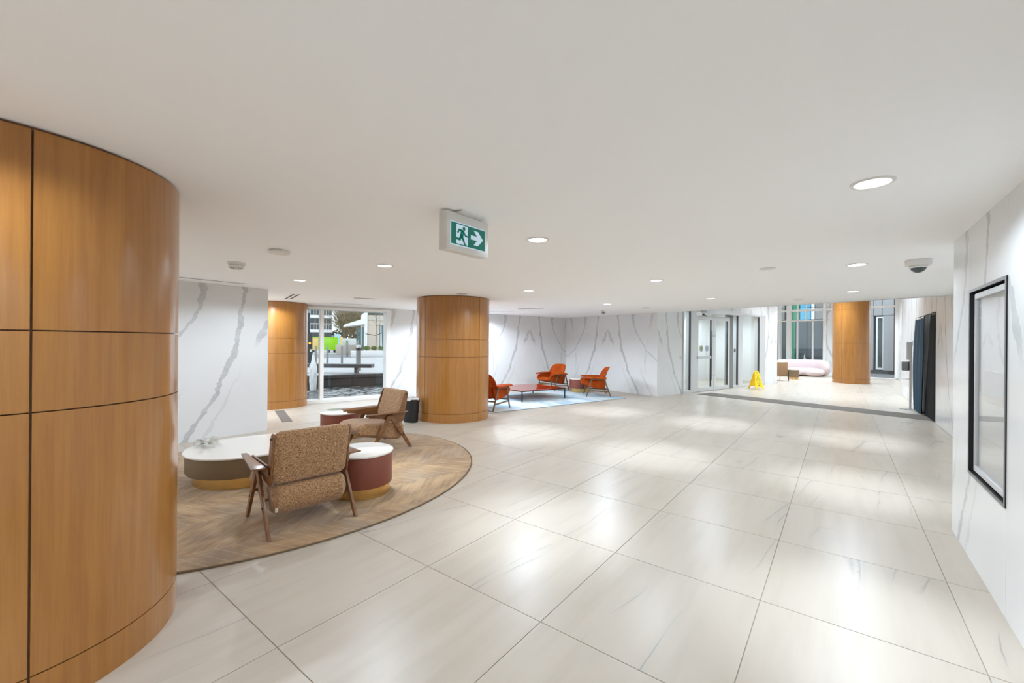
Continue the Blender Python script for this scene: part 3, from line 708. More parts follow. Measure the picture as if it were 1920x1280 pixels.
# ================================================================== RUGS
RC = (-5.275, 2.32)
def ellipse(a, b_, n=96):                       # the rug is cut back round the foot of the near column
    P = []
    for i in range(n):
        p = Vector((a * math.cos(2 * PI * i / n), b_ * math.sin(2 * PI * i / n))); q = Vector((-3.385 - RC[0], 0.132 - RC[1])); d = p - q
        if d.length < 0.720 + (2.1 - a): p = q + d.normalized() * (0.720 + (2.1 - a))
        P.append(tuple(p))
    return P
t = tag(empty('oval_rug', (RC[0], RC[1], 0.0)), 'large oval brown chevron patterned rug under the tweed armchairs', 'rug')
b = BM(); prism(b, ellipse(2.085, 2.46), 0.001, 0.013); obj('pile', b, M['rug'], t, bevel=0.004, seg=1)
b = BM(); o1 = ellipse(2.098, 2.474); i1 = ellipse(2.086, 2.461)
loft(b, [[(x, y, z) for (x, y), z in zip(o1, [0.0005] * 96)], [(x, y, 0.0115) for x, y in o1], [(x, y, 0.0115) for x, y in i1], [(x, y, 0.0005) for x, y in i1]], caps=False); obj('binding', b, M['rugedge'], t)
RZ = 0.0135
r2c = Vector((-6.10, 7.30)) + E1 * 2.235 - E2 * 1.35
t = tag(empty('pale_rug', (r2c.x, r2c.y, 0.0), TH), 'pale blue rectangular rug under the orange armchairs and red table', 'rug')
b = BM(); box(b, -2.22, 2.22, -1.33, 1.33, 0.001, 0.011); obj('pile', b, M['rug2'], t, bevel=0.003, seg=1)
b = BM()
for s in (-1, 1): box(b, -2.235, 2.235, s * 1.3375 - 0.0075, s * 1.3375 + 0.0075, 0.0005, 0.0095); box(b, s * 2.2275 - 0.0075, s * 2.2275 + 0.0075, -1.33, 1.33, 0.0005, 0.0095)
obj('binding', b, M['rugedge2'], t)
RZ2 = 0.0115

# ================================================================== TWEED ARMCHAIRS
def tweed_chair():
    t = empty('tweed_armchair', (0, 0, 0))
    prof = spline([(0.13, 0.385), (0.30, 0.39), (0.48, 0.405), (0.64, 0.42), (0.75, 0.41), (0.808, 0.37), (0.815, 0.31), (0.775, 0.262), (0.66, 0.228), (0.50, 0.195), (0.36, 0.165), (0.24, 0.14), (0.15, 0.138), (0.095, 0.17), (0.065, 0.24), (0.075, 0.33)], 4)
    b = BM(); N = 14; rings = []
    cx_, cz_ = 0.42, 0.28
    for k in range(N + 1):
        y = -0.305 + 0.61 * k / N; e = max(0.0, abs(y) - 0.265) / 0.04; sc = 1 - 0.10 * (1 - math.sqrt(max(0, 1 - min(e, 1) ** 2)))
        off = 0.035 * (1 - math.sqrt(max(0, 1 - min(e, 1) ** 2)))
        rings.append([(x + (cx_ - x) * 0 - math.copysign(min(off, abs(x - cx_)), x - cx_), y, z - math.copysign(min(off, abs(z - cz_)), z - cz_)) for x, z in prof])
    loft(b, rings); st = obj('seat', b, M['tweed'], t)
    b = BM(); box(b, 0.064, 0.067, 0.268, 0.290, 0.185, 0.222); obj('care_tag', b, M['stone'], st)
    bp = spline([(0.082, 0.425), (0.062, 0.52), (0.04, 0.64), (0.018, 0.76), (0.010, 0.815), (0.035, 0.842), (0.078, 0.835), (0.098, 0.79), (0.128, 0.68), (0.160, 0.57), (0.190, 0.46), (0.185, 0.420), (0.150, 0.402), (0.105, 0.402)], 4)
    b = BM(); rings = []
    for k in range(N + 1):
        y = -0.302 + 0.604 * k / N; e = max(0.0, abs(y) - 0.267) / 0.035; q = 1 - math.sqrt(max(0, 1 - min(e, 1) ** 2)); off = 0.022 * q
        ring = []
        for x, z in bp:
            xm = 0.135 - (z - 0.45) * 0.20
            ring.append((x - math.copysign(min(off, abs(x - xm)), x - xm), y, z - math.copysign(min(off, abs(z - 0.62)), z - 0.62)))
        rings.append(ring)
    loft(b, rings); obj('backrest', b, M['tweed'], t)
    for s in (-1, 1):
        outline = [(0.028, 0.795), (0.036, 0.822), (0.055, 0.832), (0.078, 0.820), (0.102, 0.77), (0.137, 0.66), (0.168, 0.565), (0.195, 0.545), (0.66, 0.545), (0.66, 0.500), (0.46, 0.470), (0.26, 0.405), (0.15, 0.390), (0.112, 0.396), (0.094, 0.425), (0.066, 0.60)]
        b = BM(); y0, y1 = sorted((s * 0.3035, s * 0.3205)); prism(b, outline, y0, y1, XZ); sp = obj('side_panel', b, M['walnut'], t, bevel=0.003, seg=1)
        for x, z in ((0.062, 0.785), (0.115, 0.50)):
            b = BM(); cyl(b, (x, s * 0.324, z), (x, s * 0.330, z), 0.010, n=12); obj('bolt', b, M['dark_metal'], sp)
        b = BM(); rings = []
        for x, wd in ((0.11, 0.125), (0.25, 0.112), (0.42, 0.094), (0.58, 0.078), (0.715, 0.064)):
            prof2 = []
            for yy, zz in ((0.327, 0.478), (0.327, 0.520), (0.332, 0.540), (0.347, 0.553), (0.327 + wd, 0.556), (0.327 + wd, 0.544), (0.350, 0.541), (0.342, 0.530), (0.339, 0.518), (0.339, 0.478)):
                lift = 0.022 * max(0, (x - 0.3)) ** 2
                prof2.append((x, s * yy, zz + lift + (0.0 if zz > 0.5 else 0.045 * max(0, x - 0.3) / 0.4)))
            rings.append(prof2)
        loft(b, rings); obj('armrest', b, M['walnut'], t, bevel=0.0025, seg=1)
        for xa, xb, nm in ((0.33, -0.005, 'rear_leg'), (0.36, 0.655, 'front_leg')):
            b = BM(); yb = s * 0.352
            sgn = -1 if xb < xa else 1
            top = [(xa - 0.055 * (sgn > 0) - 0.03 * (sgn < 0), 0.515), (xa + 0.055 * (sgn < 0) + 0.03 * (sgn > 0), 0.515)]
            prism(b, [top[0], (xb - 0.022, 0.0), (xb + 0.026, 0.0), top[1]], yb - 0.012 + s * (0.0 if sgn < 0 else -0.001), yb + 0.012, XZ)
            lg = obj(nm, b, M['walnut'], t, bevel=0.003, seg=1)
            f = 0.42; bx = xb + (xa - xb) * f
            b = BM(); cyl(b, (bx, yb + s * 0.010, 0.515 * f), (bx, yb + s * 0.017, 0.515 * f), 0.009, n=12); obj('bolt', b, M['dark_metal'], lg)
    b = BM(); cyl(b, (0.20, -0.345, 0.26), (0.20, 0.345, 0.26), 0.012, n=10); cyl(b, (0.47, -0.345, 0.28), (0.47, 0.345, 0.28), 0.012, n=10); obj('cross_rod', b, M['walnut'], t)
    return t
tc = tweed_chair(); tc.location = (-3.507, 1.832, RZ); tc.rotation_euler = (0, 0, math.atan2(0.135, -0.991))
tag(tc, 'nearest tweed armchair, seen from behind in front of the low oval table', 'armchair', 'brown tweed armchairs with wooden frames')
t2 = dup(tc, (-5.096 - 0.34, 4.114 + 0.03, RZ), math.atan2(-0.995, -0.085))
tag(t2, 'brown tweed armchair seen from its side, in front of the bin and middle column', 'armchair', 'brown tweed armchairs with wooden frames')

# ================================================================== DRUM AND OVAL TABLES
def drum(x, y, r, z_top, brass_h, label, zb):
    t = tag(empty('drum_table', (x, y, zb)), label, 'side table', 'burgundy drum side tables'); h = z_top - zb
    b = BM(); lathe(b, [(r - 0.028, 0.0), (r - 0.028, brass_h)], 64); obj('base', b, M['brass'], t)
    b = BM(); lathe(b, [(r - 0.03, brass_h), (r - 0.010, brass_h + 0.002), (r - 0.005, brass_h + 0.012), (r - 0.005, h - 0.024)], 64); obj('body', b, M['leather_b'], t)
    b = BM(); lathe(b, [(r - 0.01, h - 0.0235), (r + 0.004, h - 0.021), (r + 0.006, h - 0.006), (r - 0.002, h)], 64); obj('tabletop', b, M['glossy_stone'], t)
    return t
drum(-3.975, 2.575, 0.312, 0.455, 0.105, 'burgundy drum table with glossy white top right of the nearest armchair', RZ)
drum(-6.49, 3.81, 0.315, 0.44, 0.09, 'burgundy drum table mostly hidden behind the side facing tweed armchair', RZ)
drum(-6.62, 12.13, 0.33, 0.435, 0.115, 'small burgundy drum table between the two far orange armchairs', 0.0115)
t = tag(empty('oval_table', (-5.42, 2.28, RZ), TH), 'low oval coffee table with cream top, taupe sides and brass base', 'coffee table')
def slab(P, zs):
    b = BM(); loft(b, [[(x * k, y * k, z) for x, y in P] for k, z in zs]); return b
P = stadium(1.70, 0.56, 24)
obj('base', slab(P, [(0.90, 0.0), (0.90, 0.115)]), M['brass'], t)
obj('body', slab(P, [(0.91, 0.1155), (0.965, 0.118), (0.978, 0.135), (0.978, 0.325)]), M['leather_t'], t)
obj('tabletop', slab(P, [(0.985, 0.3255), (1.0, 0.328), (1.004, 0.341), (0.995, 0.347)]), M['glossy_stone'], t)
# bag of wrapped sachets on it
t = tag(empty('sachet_bag', (-5.80, 1.72, RZ + 0.348), 0.2), 'clear bag of wrapped sachets on the left end of the oval table', 'bag')
b = BM(); rings = []
for k in range(9):
    u = k / 8; rx = 0.16 * math.sin(PI * min(0.98, 0.10 + 0.85 * u)) + 0.02; h = 0.07 + 0.06 * u
    rings.append([(-0.14 + 0.30 * u, 0.10 * math.cos(a) * (0.55 + 0.45 * math.sin(PI * u)) + 0.012 * random.uniform(-1, 1), max(0.001, (0.5 * h) * (1 + math.sin(a)) + 0.008 * random.uniform(-1, 1))) for a in [2 * PI * i / 12 for i in range(12)]])
loft(b, rings); bmesh.ops.triangulate(b, faces=b.faces); obj('film', b, M['clearplastic'], t, smooth=False)
for i in range(7):
    b = BM(); x, y = random.uniform(-0.10, 0.08), random.uniform(-0.04, 0.04)
    box(b, -0.03, 0.03, -0.02, 0.02, -0.006, 0.006); bmesh.ops.rotate(b, verts=b.verts, matrix=Matrix.Rotation(random.uniform(-.6, .6), 3, 'X') @ Matrix.Rotation(random.uniform(0, 3), 3, 'Z'))
    bmesh.ops.translate(b, verts=b.verts, vec=(x, y, 0.022 + 0.009 * i)); obj('sachet', b, M['greyfleck'] if i % 2 else M['white'], t, bevel=0.003, seg=1)
b = BM(); rings = []
for k in range(7):
    u = k / 6; w_ = 0.012 + 0.05 * (1 - u)
    rings.append([(0.155 + 0.02 * math.sin(7 * u) + dx_, dy_ * w_, 0.04 + 0.10 * u) for dx_, dy_ in ((-0.004, -1), (0.006, -0.3), (-0.004, 0.4), (0.004, 1), (0.001, 0.4), (0.010, -0.3))])
loft(b, rings); obj('crumpled_neck', b, M['clearplastic'], t, smooth=False)

# bin
t = tag(empty('waste_bin', (-6.70, 5.42, 0), 0.2), 'black waste bin with white liner beside the middle column', 'bin')
b = BM(); rings = []
for z, k in ((0.0, 0.90), (0.012, 0.93), (0.40, 1.10), (0.43, 1.15), (0.455, 1.15)):
    rings.append([(0.155 * k * math.copysign(abs(math.cos(a)) ** 0.7, math.cos(a)), 0.105 * k * math.copysign(abs(math.sin(a)) ** 0.7, math.sin(a)), z) for a in [2 * PI * i / 28 for i in range(28)]])
loft(b, rings); obj('body', b, M['black'], t)
b = BM(); rings = []
for z, k in ((0.43, 1.17), (0.458, 1.19), (0.475, 1.10), (0.47, 0.98), (0.458, 0.9)):
    rings.append([(0.155 * k * math.cos(a) + random.uniform(-.006, .006), 0.110 * k * math.sin(a) + random.uniform(-.006, .006), z + random.uniform(-.012, .018)) for a in [2 * PI * i / 28 for i in range(28)]])
loft(b, rings, caps=False); obj('liner', b, M['plastic'], t)

# ================================================================== ORANGE ARMCHAIRS AND RED TABLE
def orange_chair():
    t = empty('orange_armchair', (0, 0, 0))
    # seat cushion
    b = BM(); rings = []
    for k in range(11):
        u = k / 10; x = 0.17 + 0.64 * u; zt = 0.40 + 0.035 * u - 0.05 * max(0, (u - 0.85) / 0.15) ** 2; zb = 0.25 + 0.07 * u + 0.04 * max(0, (u - 0.85) / 0.15) ** 2
        hw = 0.265 + 0.02 * u
        rings.append([(x, hw * math.copysign(abs(math.cos(a)) ** 0.45, math.cos(a)), (zt + zb) / 2 + (zt - zb) / 2 * math.copysign(abs(math.sin(a)) ** 0.6, math.sin(a))) for a in [2 * PI * i / 20 for i in range(20)]])
    loft(b, rings); obj('seat', b, M['orange'], t)
    # curved backrest shell
    b = BM(); nu, nv = 14, 9; F, B_ = [], []
    for j in range(nv):
        v = j / (nv - 1)
        for i in range(nu):
            u = -1 + 2 * i / (nu - 1)
            hw = 0.30 + 0.015 * math.sin(PI * v)
            if v > 0.7: hw -= 0.05 * ((v - 0.7) / 0.3) ** 2
            z = 0.30 + 0.545 * v - 0.035 * abs(u) ** 5 * v
            xf = 0.23 - 0.20 * v + 0.10 * abs(u) ** 2.2 * (1 - 0.45 * v) - 0.03 * max(0, v - 0.8) / 0.2
            F.append(b.verts.new((xf + 0.03, hw * u, z))); B_.append(b.verts.new((xf - 0.035 + 0.02 * abs(u) ** 2, (hw + 0.02) * u, z + 0.004)))
    for j in range(nv - 1):
        for i in range(nu - 1):
            a = j * nu + i
            b.faces.new((F[a], F[a + 1], F[a + nu + 1], F[a + nu])); b.faces.new((B_[a], B_[a + nu], B_[a + nu + 1], B_[a + 1]))
    for i in range(nu - 1):
        b.faces.new((F[i], B_[i], B_[i + 1], F[i + 1])); q = (nv - 1) * nu + i; b.faces.new((F[q], F[q + 1], B_[q + 1], B_[q]))
    for j in range(nv - 1):
        a = j * nu; b.faces.new((F[a], F[a + nu], B_[a + nu], B_[a])); a = j * nu + nu - 1; b.faces.new((F[a], B_[a], B_[a + nu], F[a + nu]))
    obj('backrest', b, M['orange'], t, bevel=0.012, seg=2)
    for s in (-1, 1):
        # side shell
        b = BM(); prism(b, spline([(0.15, 0.52), (0.45, 0.52), (0.72, 0.515), (0.80, 0.46), (0.80, 0.38), (0.70, 0.31), (0.45, 0.25), (0.22, 0.225), (0.15, 0.30)], 3), min(s * 0.268, s * 0.325), max(s * 0.268, s * 0.325), XZ)
        obj('side_shell', b, M['orange'], t, bevel=0.018, seg=3)
        # flared arm pad
        b = BM(); rings = []
        for k in range(8):
            u = k / 7; x = 0.13 + 0.64 * u; w_ = 0.075 + 0.035 * math.sin(PI * min(1, 0.25 + 0.7 * u))
            if u > 0.9: w_ *= 0.8
            yc = 0.335 + 0.02 * u; zc = 0.545 + 0.012 * math.sin(PI * u)
            rings.append([(x, s * (yc + w_ * math.cos(a)), zc + 0.026 * math.copysign(abs(math.sin(a)) ** 0.7, math.sin(a)) - 0.02 * abs(math.cos(a)) * (math.cos(a) > 0)) for a in [2 * PI * i / 16 for i in range(16)]])
        loft(b, rings); obj('armrest', b, M['orange'], t)
        for xt, xb, nm in ((0.55, 0.70, 'front_leg'), (0.19, 0.0, 'rear_leg')):
            b = BM(); bar(b, (xb, s * 0.375, 0.0), (xt, s * 0.385, 0.515), 0.030, 0.028, up=(1, 0, 0), w1=0.028, h1=0.042); obj(nm, b, M['dwood'], t, bevel=0.004, seg=1)
        b = BM(); bar(b, (0.17, s * 0.385, 0.505), (0.57, s * 0.385, 0.505), 0.028, 0.03); obj('arm_rail', b, M['dwood'], t, bevel=0.003, seg=1)
        b = BM(); bar(b, (0.055, s * 0.372, 0.145), (0.655, s * 0.372, 0.175), 0.022, 0.036); obj('stretcher', b, M['dwood'], t, bevel=0.003, seg=1)
    for x, z in ((0.10, 0.205), (0.62, 0.215)):
        b = BM(); bar(b, (x, -0.37, z), (x, 0.37, z), 0.022, 0.036); obj('cross_rail', b, M['dwood'], t, bevel=0.003, seg=1)
    return t
def place(o, foot_rear, fdir, side, zb):
    """put the chair so that its visible rear foot stands at foot_rear; side +1 if that is its left foot"""
    f = Vector(fdir).normalized(); l = Vector((-f.y, f.x)); p = Vector(foot_rear) - l * 0.375 * side
    o.location = (p.x, p.y, zb); o.rotation_euler = (0, 0, math.atan2(f.y, f.x))
oc = orange_chair(); place(oc, (-5.253, 11.49), (-0.82, -0.57), 1, RZ2 + 0.004)
tag(oc, 'rust orange armchair turned left, right of the small drum table', 'armchair', 'rust orange velvet armchairs')
ob = dup(oc); place(ob, (-7.08, 12.25), (-0.20, -0.98), 1, RZ2 + 0.004); tag(ob, 'rust orange armchair facing the camera behind the red low table', 'armchair', 'rust orange velvet armchairs')
oa = dup(oc); place(oa, (-6.19, 7.33), (-0.10, 0.995), -1, RZ2 + 0.004); tag(oa, 'rust orange armchair half hidden behind the middle column', 'armchair', 'rust orange velvet armchairs')
c = Vector((-6.60, 8.99)) + E1 * 0.75 - E2 * 0.71
t = tag(empty('low_table', (c.x, c.y, RZ2), TH), 'square low table with glossy red top and thin dark legs', 'coffee table')
b = BM(); box(b, -0.77, 0.77, -0.73, 0.73, 0.283, 0.292); obj('tabletop', b, M['red_glass'], t, bevel=0.002, seg=1)
b = BM()
for s in (-1, 1): box(b, -0.77, 0.77, s * 0.718 - 0.012, s * 0.718 + 0.012, 0.262, 0.2825); box(b, s * 0.758 - 0.012, s * 0.758 + 0.012, -0.706, 0.706, 0.262, 0.2825)
obj('frame', b, M['dark_metal'], t)
for sx in (-1, 1):
    for sy_ in (-1, 1):
        b = BM(); x, y = sx * 0.757, sy_ * 0.717; box(b, x - 0.012, x + 0.012, y - 0.012, y + 0.012, 0.0, 0.2615); obj('leg', b, M['dark_metal'], t)

# ================================================================== WET FLOOR SIGN
t = tag(empty('wet_floor_sign', (-2.33, 17.04, 0), math.atan2(0.64, 0.77)), 'yellow folding wet floor caution sign in front of the side window', 'caution sign')
out = [(-0.150, 0.0), (-0.105, 0.0), (-0.090, 0.065), (-0.055, 0.090), (0.055, 0.090), (0.090, 0.065), (0.105, 0.0), (0.150, 0.0), (0.085, 0.50), (0.070, 0.64), (0.045, 0.66), (-0.045, 0.66), (-0.070, 0.64), (-0.085, 0.50)]
hole = [(-0.035, 0.575), (0.035, 0.575), (0.035, 0.625), (-0.035, 0.625)]
tilt = math.radians(18)
for s in (-1, 1):
    b = BM()
    lower = [(-0.150, 0.0), (-0.105, 0.0), (-0.088, 0.075), (-0.055, 0.090), (0.055, 0.090), (0.088, 0.075), (0.105, 0.0), (0.150, 0.0), (0.0775, 0.573), (-0.0775, 0.573)]
    prism(b, lower, -0.008, 0.008, XZ)
    prism(b, [(-0.0775, 0.574), (-0.036, 0.574), (-0.036, 0.628), (-0.068, 0.645)], -0.008, 0.008, XZ); prism(b, [(0.036, 0.574), (0.0775, 0.574), (0.068, 0.645), (0.036, 0.628)], -0.008, 0.008, XZ)
    prism(b, [(-0.068, 0.6452), (-0.036, 0.6285), (0.036, 0.6285), (0.068, 0.6452), (0.045, 0.668), (-0.045, 0.668)], -0.008, 0.008, XZ)
    R_ = Matrix.Rotation(tilt * s, 4, 'X'); h = 0.668 * math.cos(tilt)
    o = obj('panel', b, M['yellow'], t, bevel=0.002, seg=1)
    o.rotation_euler = (tilt if s < 0 else -tilt, 0, 0) if False else ((-tilt, 0, 0) if s < 0 else (tilt, 0, 0))
    o.location = (0, s * 0.668 * math.sin(tilt) + s * 0.012, 0.002)
    yf = s * 0.0088
    rot = (PI / 2, 0, 0) if s < 0 else (PI / 2, 0, PI)
    text('caution_lettering', 'CAUTION', 0.040, M['ink'], o, (0, yf, 0.515), rot)
    text('wet_floor_lettering', 'WET\nFLOOR', 0.040, M['ink'], o, (0, yf, 0.245), rot)
    b = BM(); tri = [(-0.085, 0.315), (0.085, 0.315), (0.0, 0.475)]; tri2 = [(-0.060, 0.330), (0.060, 0.330), (0.0, 0.445)]
    for k in range(3):
        a0_, a1_ = tri[k], tri[(k + 1) % 3]; c0_, c1_ = tri2[k], tri2[(k + 1) % 3]
        prism(b, [a0_, a1_, c1_, c0_], min(yf, yf * 0.95), max(yf, yf * 0.95), XZ)
    obj('warning_triangle', b, M['ink'], o)
    b = BM()
    prism(b, [(-0.008 + 0.010 * math.cos(a), 0.405 + 0.010 * math.sin(a)) for a in [2 * PI * i / 10 for i in range(10)]], min(yf, yf * 0.95), max(yf, yf * 0.95), XZ)
    for q in ([(-0.012, 0.395), (0.004, 0.392), (0.012, 0.360), (-0.006, 0.362)], [(0.004, 0.362), (0.012, 0.360), (0.035, 0.338), (0.026, 0.336)], [(-0.006, 0.362), (0.004, 0.362), (-0.030, 0.338), (-0.036, 0.342)]):
        prism(b, q, min(yf, yf * 0.95), max(yf, yf * 0.95), XZ)
    obj('slipping_figure', b, M['ink'], o)
    b = BM(); prism(b, [(-0.035, 0.135), (0.035, 0.135), (0.035, 0.165), (-0.035, 0.165)], min(yf, yf * 0.95), max(yf, yf * 0.95), XZ); obj('red_mark', b, M['redink'], o)

# ================================================================== CURTAINS, SANITISER STAND at the far right
def curtain(name, y0t, y1t, y0b, y1b, x, zt, zb, folds, amp, mat, label, bulge=0.0):
    t = tag(empty(name, (x, (y0b + y1b) / 2, 0)), label, 'curtain'); ym = (y0b + y1b) / 2
    b = BM(); nu, nv = 60, 16; V = []
    for j in range(nv + 1):
        v = j / nv
        for i in range(nu + 1):
            u = i / nu; ya = y0t + (y0b - y0t) * v; yb = y1t + (y1b - y1t) * v + bulge * math.sin(PI * v)
            V.append(b.verts.new((amp * math.sin(2 * PI * folds * u) * (0.5 + 0.5 * v), ya + (yb - ya) * u - ym, zt + (zb - zt) * v)))
    for j in range(nv):
        for i in range(nu):
            a = j * (nu + 1) + i; b.faces.new((V[a], V[a + 1], V[a + nu + 2], V[a + nu + 1]))
    o = obj('cloth', b, M[mat], t); m = o.modifiers.new('thickness', 'SOLIDIFY'); m.thickness = 0.006
    for y in (y0t, y1t):
        b = BM(); lathe(b, [(0.022, -0.004), (0.030, -0.004), (0.030, 0.004), (0.022, 0.004)], 14, bottom=False, top=False)
        for v in b.verts: v.co = (v.co.z, v.co.x + (y - ym), v.co.y + zt + 0.022)
        obj('hanging_ring', b, M['dark_metal'], t)
    return t
curtain('doorway_curtain', 12.22, 12.80, 12.22, 13.45, 1.55, 2.22, 0.02, 5, 0.025, 'blackcloth', 'black curtain at the right, hanging nearest the marble wall edge')
curtain('doorway_curtain', 12.95, 14.25, 13.30, 14.30, 1.46, 2.19, 0.02, 3, 0.03, 'navy', 'dark blue curtain hanging behind the black curtain', 0.32)
t = tag(empty('curtain_rail', (1.50, 13.2, 2.255)), 'thin rail over the doorway holding the blue and black curtains', 'rail')
b = BM(); cyl(b, (0.0, -1.0, 0), (0.0, 1.1, 0), 0.008, n=10); obj('rod', b, M['dark_metal'], t)
for y in (-0.98, 1.08):
    b = BM(); cyl(b, (0, y, 0), (0.05, y, 0), 0.007, n=8); obj('bracket', b, M['dark_metal'], t)
t = tag(empty('sanitiser_stand', (1.375, 14.30, 0), -0.35), 'grey sanitiser dispenser on a slim floor stand left of the curtains', 'sanitiser stand')
b = BM(); box(b, -0.17, 0.15, -0.15, 0.15, 0.0, 0.012); obj('base_plate', b, M['steel'], t, bevel=0.003)
b = BM(); box(b, -0.02, 0.02, -0.012, 0.012, 0.012, 1.28); obj('pole', b, M['steel'], t)
b = BM(); box(b, -0.16, -0.021, -0.06, 0.06, 0.95, 1.18); obj('dispenser', b, M['alu_d'], t, bevel=0.02, seg=3)
b = BM(); box(b, -0.07, 0.03, -0.035, -0.013, 1.22, 1.66); obj('sign_panel', b, M['alu'], t, bevel=0.003)
b = BM(); box(b, -0.17, -0.02, -0.06, 0.06, 0.74, 0.752); obj('drip_tray', b, M['plastic'], t, bevel=0.004)
t = tag(empty('wall_keypad', (1.548, 15.44, 1.66)), 'small grey keypad on the white wall above the blue curtain edge', 'keypad')
b = BM(); box(b, -0.03, 0.0, -0.055, 0.055, -0.11, 0.11); obj('housing', b, M['plastic'], t, bevel=0.005)
b = BM(); box(b, -0.034, -0.0305, -0.04, 0.04, -0.08, 0.06); obj('key_face', b, M['alu_d'], t)

# ================================================================== FAR LOBBY FURNITURE
cF = Vector((fwd.x, fwd.y)).normalized(); cR = Vector((rgt.x, rgt.y)).normalized()
so = cR * 14.25 + cF * 20.75
t = tag(empty('curved_sofa', (so.x, so.y, 0), math.atan2(cR.y, cR.x)), 'curved pale pink sofa in front of the far lobby glazing', 'sofa')
def arc_tube(a0, a1, R, rx, rz, zc, n=28, m=18, ends=0.14):
    b = BM(); rings = []
    for k in range(n + 1):
        u = k / n; a = math.radians(a0 + (a1 - a0) * u); e = min(u, 1 - u) / ends; q = math.sqrt(1 - (1 - e) ** 2) if e < 1 else 1.0; q = max(q, 0.12)
        rings.append([((R + rx * q * math.cos(p)) * math.cos(a), (R + rx * q * math.cos(p)) * math.sin(a), zc + rz * q * math.copysign(abs(math.sin(p)) ** 0.8, math.sin(p))) for p in [2 * PI * i / m for i in range(m)]])
    return loft(b, rings)
obj('seat', arc_tube(-38, 185, 0.50, 0.42, 0.20, 0.215), M['boucle'], t)
obj('backrest', arc_tube(-25, 190, 0.98, 0.22, 0.40, 0.41), M['boucle'], t)
lc = cR * 11.56 + cF * 18.20
t = tag(empty('lobby_chair', (lc.x, lc.y, 0), math.atan2(cR.y, cR.x)), 'tan chair seen from behind at the far wall end before the sofa', 'chair')
b = BM(); box(b, -0.28, 0.28, 0.02, 0.09, 0.22, 0.80); obj('backrest', b, M['boxbrown'], t, bevel=0.015)
b = BM(); box(b, -0.27, 0.27, 0.09, 0.60, 0.24, 0.36); obj('seat', b, M['boxbrown'], t, bevel=0.015)
for s in (-1, 1):
    b = BM(); cyl(b, (s * 0.29, 0.0, 0.42), (s * 0.29, 0.55, 0.44), 0.014, n=8); cyl(b, (s * 0.29, 0.55, 0.44), (s * 0.29, 0.57, 0.0), 0.012, n=8); obj('arm_frame', b, M['steel'], t)
    b = BM(); cyl(b, (s * 0.29, 0.0, 0.42), (s * 0.29, -0.02, 0.0), 0.014, n=8); obj('rear_leg', b, M['dark_metal'], t)
lt = cR * 12.72 + cF * 19.2
t = tag(empty('lobby_table', (lt.x, lt.y, 0)), 'small pale round table between the tan chair and the pink sofa', 'side table')
b = BM(); lathe(b, [(0.20, 0.0), (0.20, 0.09)], 32); obj('base', b, M['brass'], t)
b = BM(); lathe(b, [(0.23, 0.0905), (0.23, 0.42)], 32); obj('body', b, M['leather_t'], t)
b = BM(); lathe(b, [(0.24, 0.4205), (0.24, 0.45)], 32); obj('tabletop', b, M['glossy_stone'], t)

# ================================================================== OUTSIDE THE WINDOW
xo = lambda p, n: Vector(p) - E2 * n                  # n metres out from the window wall
from mathutils import noise as mnoise
bm = BM(); V = []; ns, nn = 150, 90
for i in range(ns + 1):
    for j in range(nn + 1):
        p = W0 + E1 * (-9.5 + 11.0 * i / ns) - E2 * (0.27 + 4.36 * j / nn)
        h = 0.035 * mnoise.noise((p.x * 2.2, p.y * 2.2, 0.3)) + 0.022 * mnoise.noise((p.x * 5.0, p.y * 5.0, 1.7)) + 0.010 * mnoise.noise((p.x * 11.0, p.y * 11.0, 4.1))
        V.append(bm.verts.new((p.x, p.y, -0.06 + h)))
for i in range(ns):
    for j in range(nn):
        q = i * (nn + 1) + j; bm.faces.new((V[q], V[q + nn + 1], V[q + nn + 2], V[q + 1]))
fprism(bm, W0, E1, -30, 14, 0.27, 4.65, -0.32, -0.28)
struct(obj('pond_water', bm, M['water'], fix=True))
PW = W0 - E2 * 4.62
t = tag(empty('pond_wall', (PW.x, PW.y, 0), TH), 'dark granite pond wall with a thick coping outside the window', 'wall')
for i in range(12):
    b = BM(); s = -14 + i * 1.55; box(b, s + 0.004, s + 1.546, 0.03, 0.30, -0.28, 0.205); obj('granite_block', b, M['granite'], t, bevel=0.003, seg=1)
    b = BM(); box(b, s + 0.003, s + 1.547, -0.02, 0.45, 0.21, 0.33); obj('coping_stone', b, M['granite'], t, bevel=0.004, seg=1)
bm = BM(); fprism(bm, W0, E1, -80, 90, 5.08, 110, 0.0, 0.32); struct(obj('ground', bm, M['paving'], smooth=False))
bm = BM(); fprism(bm, W0, E1, -80, 90, 21.0, 30.0, 0.321, 0.324); struct(obj('road', bm, M['asphalt'], smooth=False))
WF = Vector((-0.8765, 0.4813)); WR = Vector((0.4813, 0.8765))     # out of the window / to its right as seen from the room
WA = math.atan2(WR.y, WR.x)
t = tag(empty('stone_bench', (-15.45, 9.05, 0.33), math.atan2(0.62, 0.78)), 'long dark bench beam standing on the pond coping', 'bench')
b = BM(); box(b, -1.45, 1.25, -0.20, 0.20, 0.21, 0.35); obj('seat', b, M['granite'], t, bevel=0.006, seg=1)
for x in (-0.9, 0.62):
    b = BM(); box(b, x - 0.06, x + 0.06, -0.10, 0.10, 0.001, 0.209); obj('leg', b, M['granite'], t)
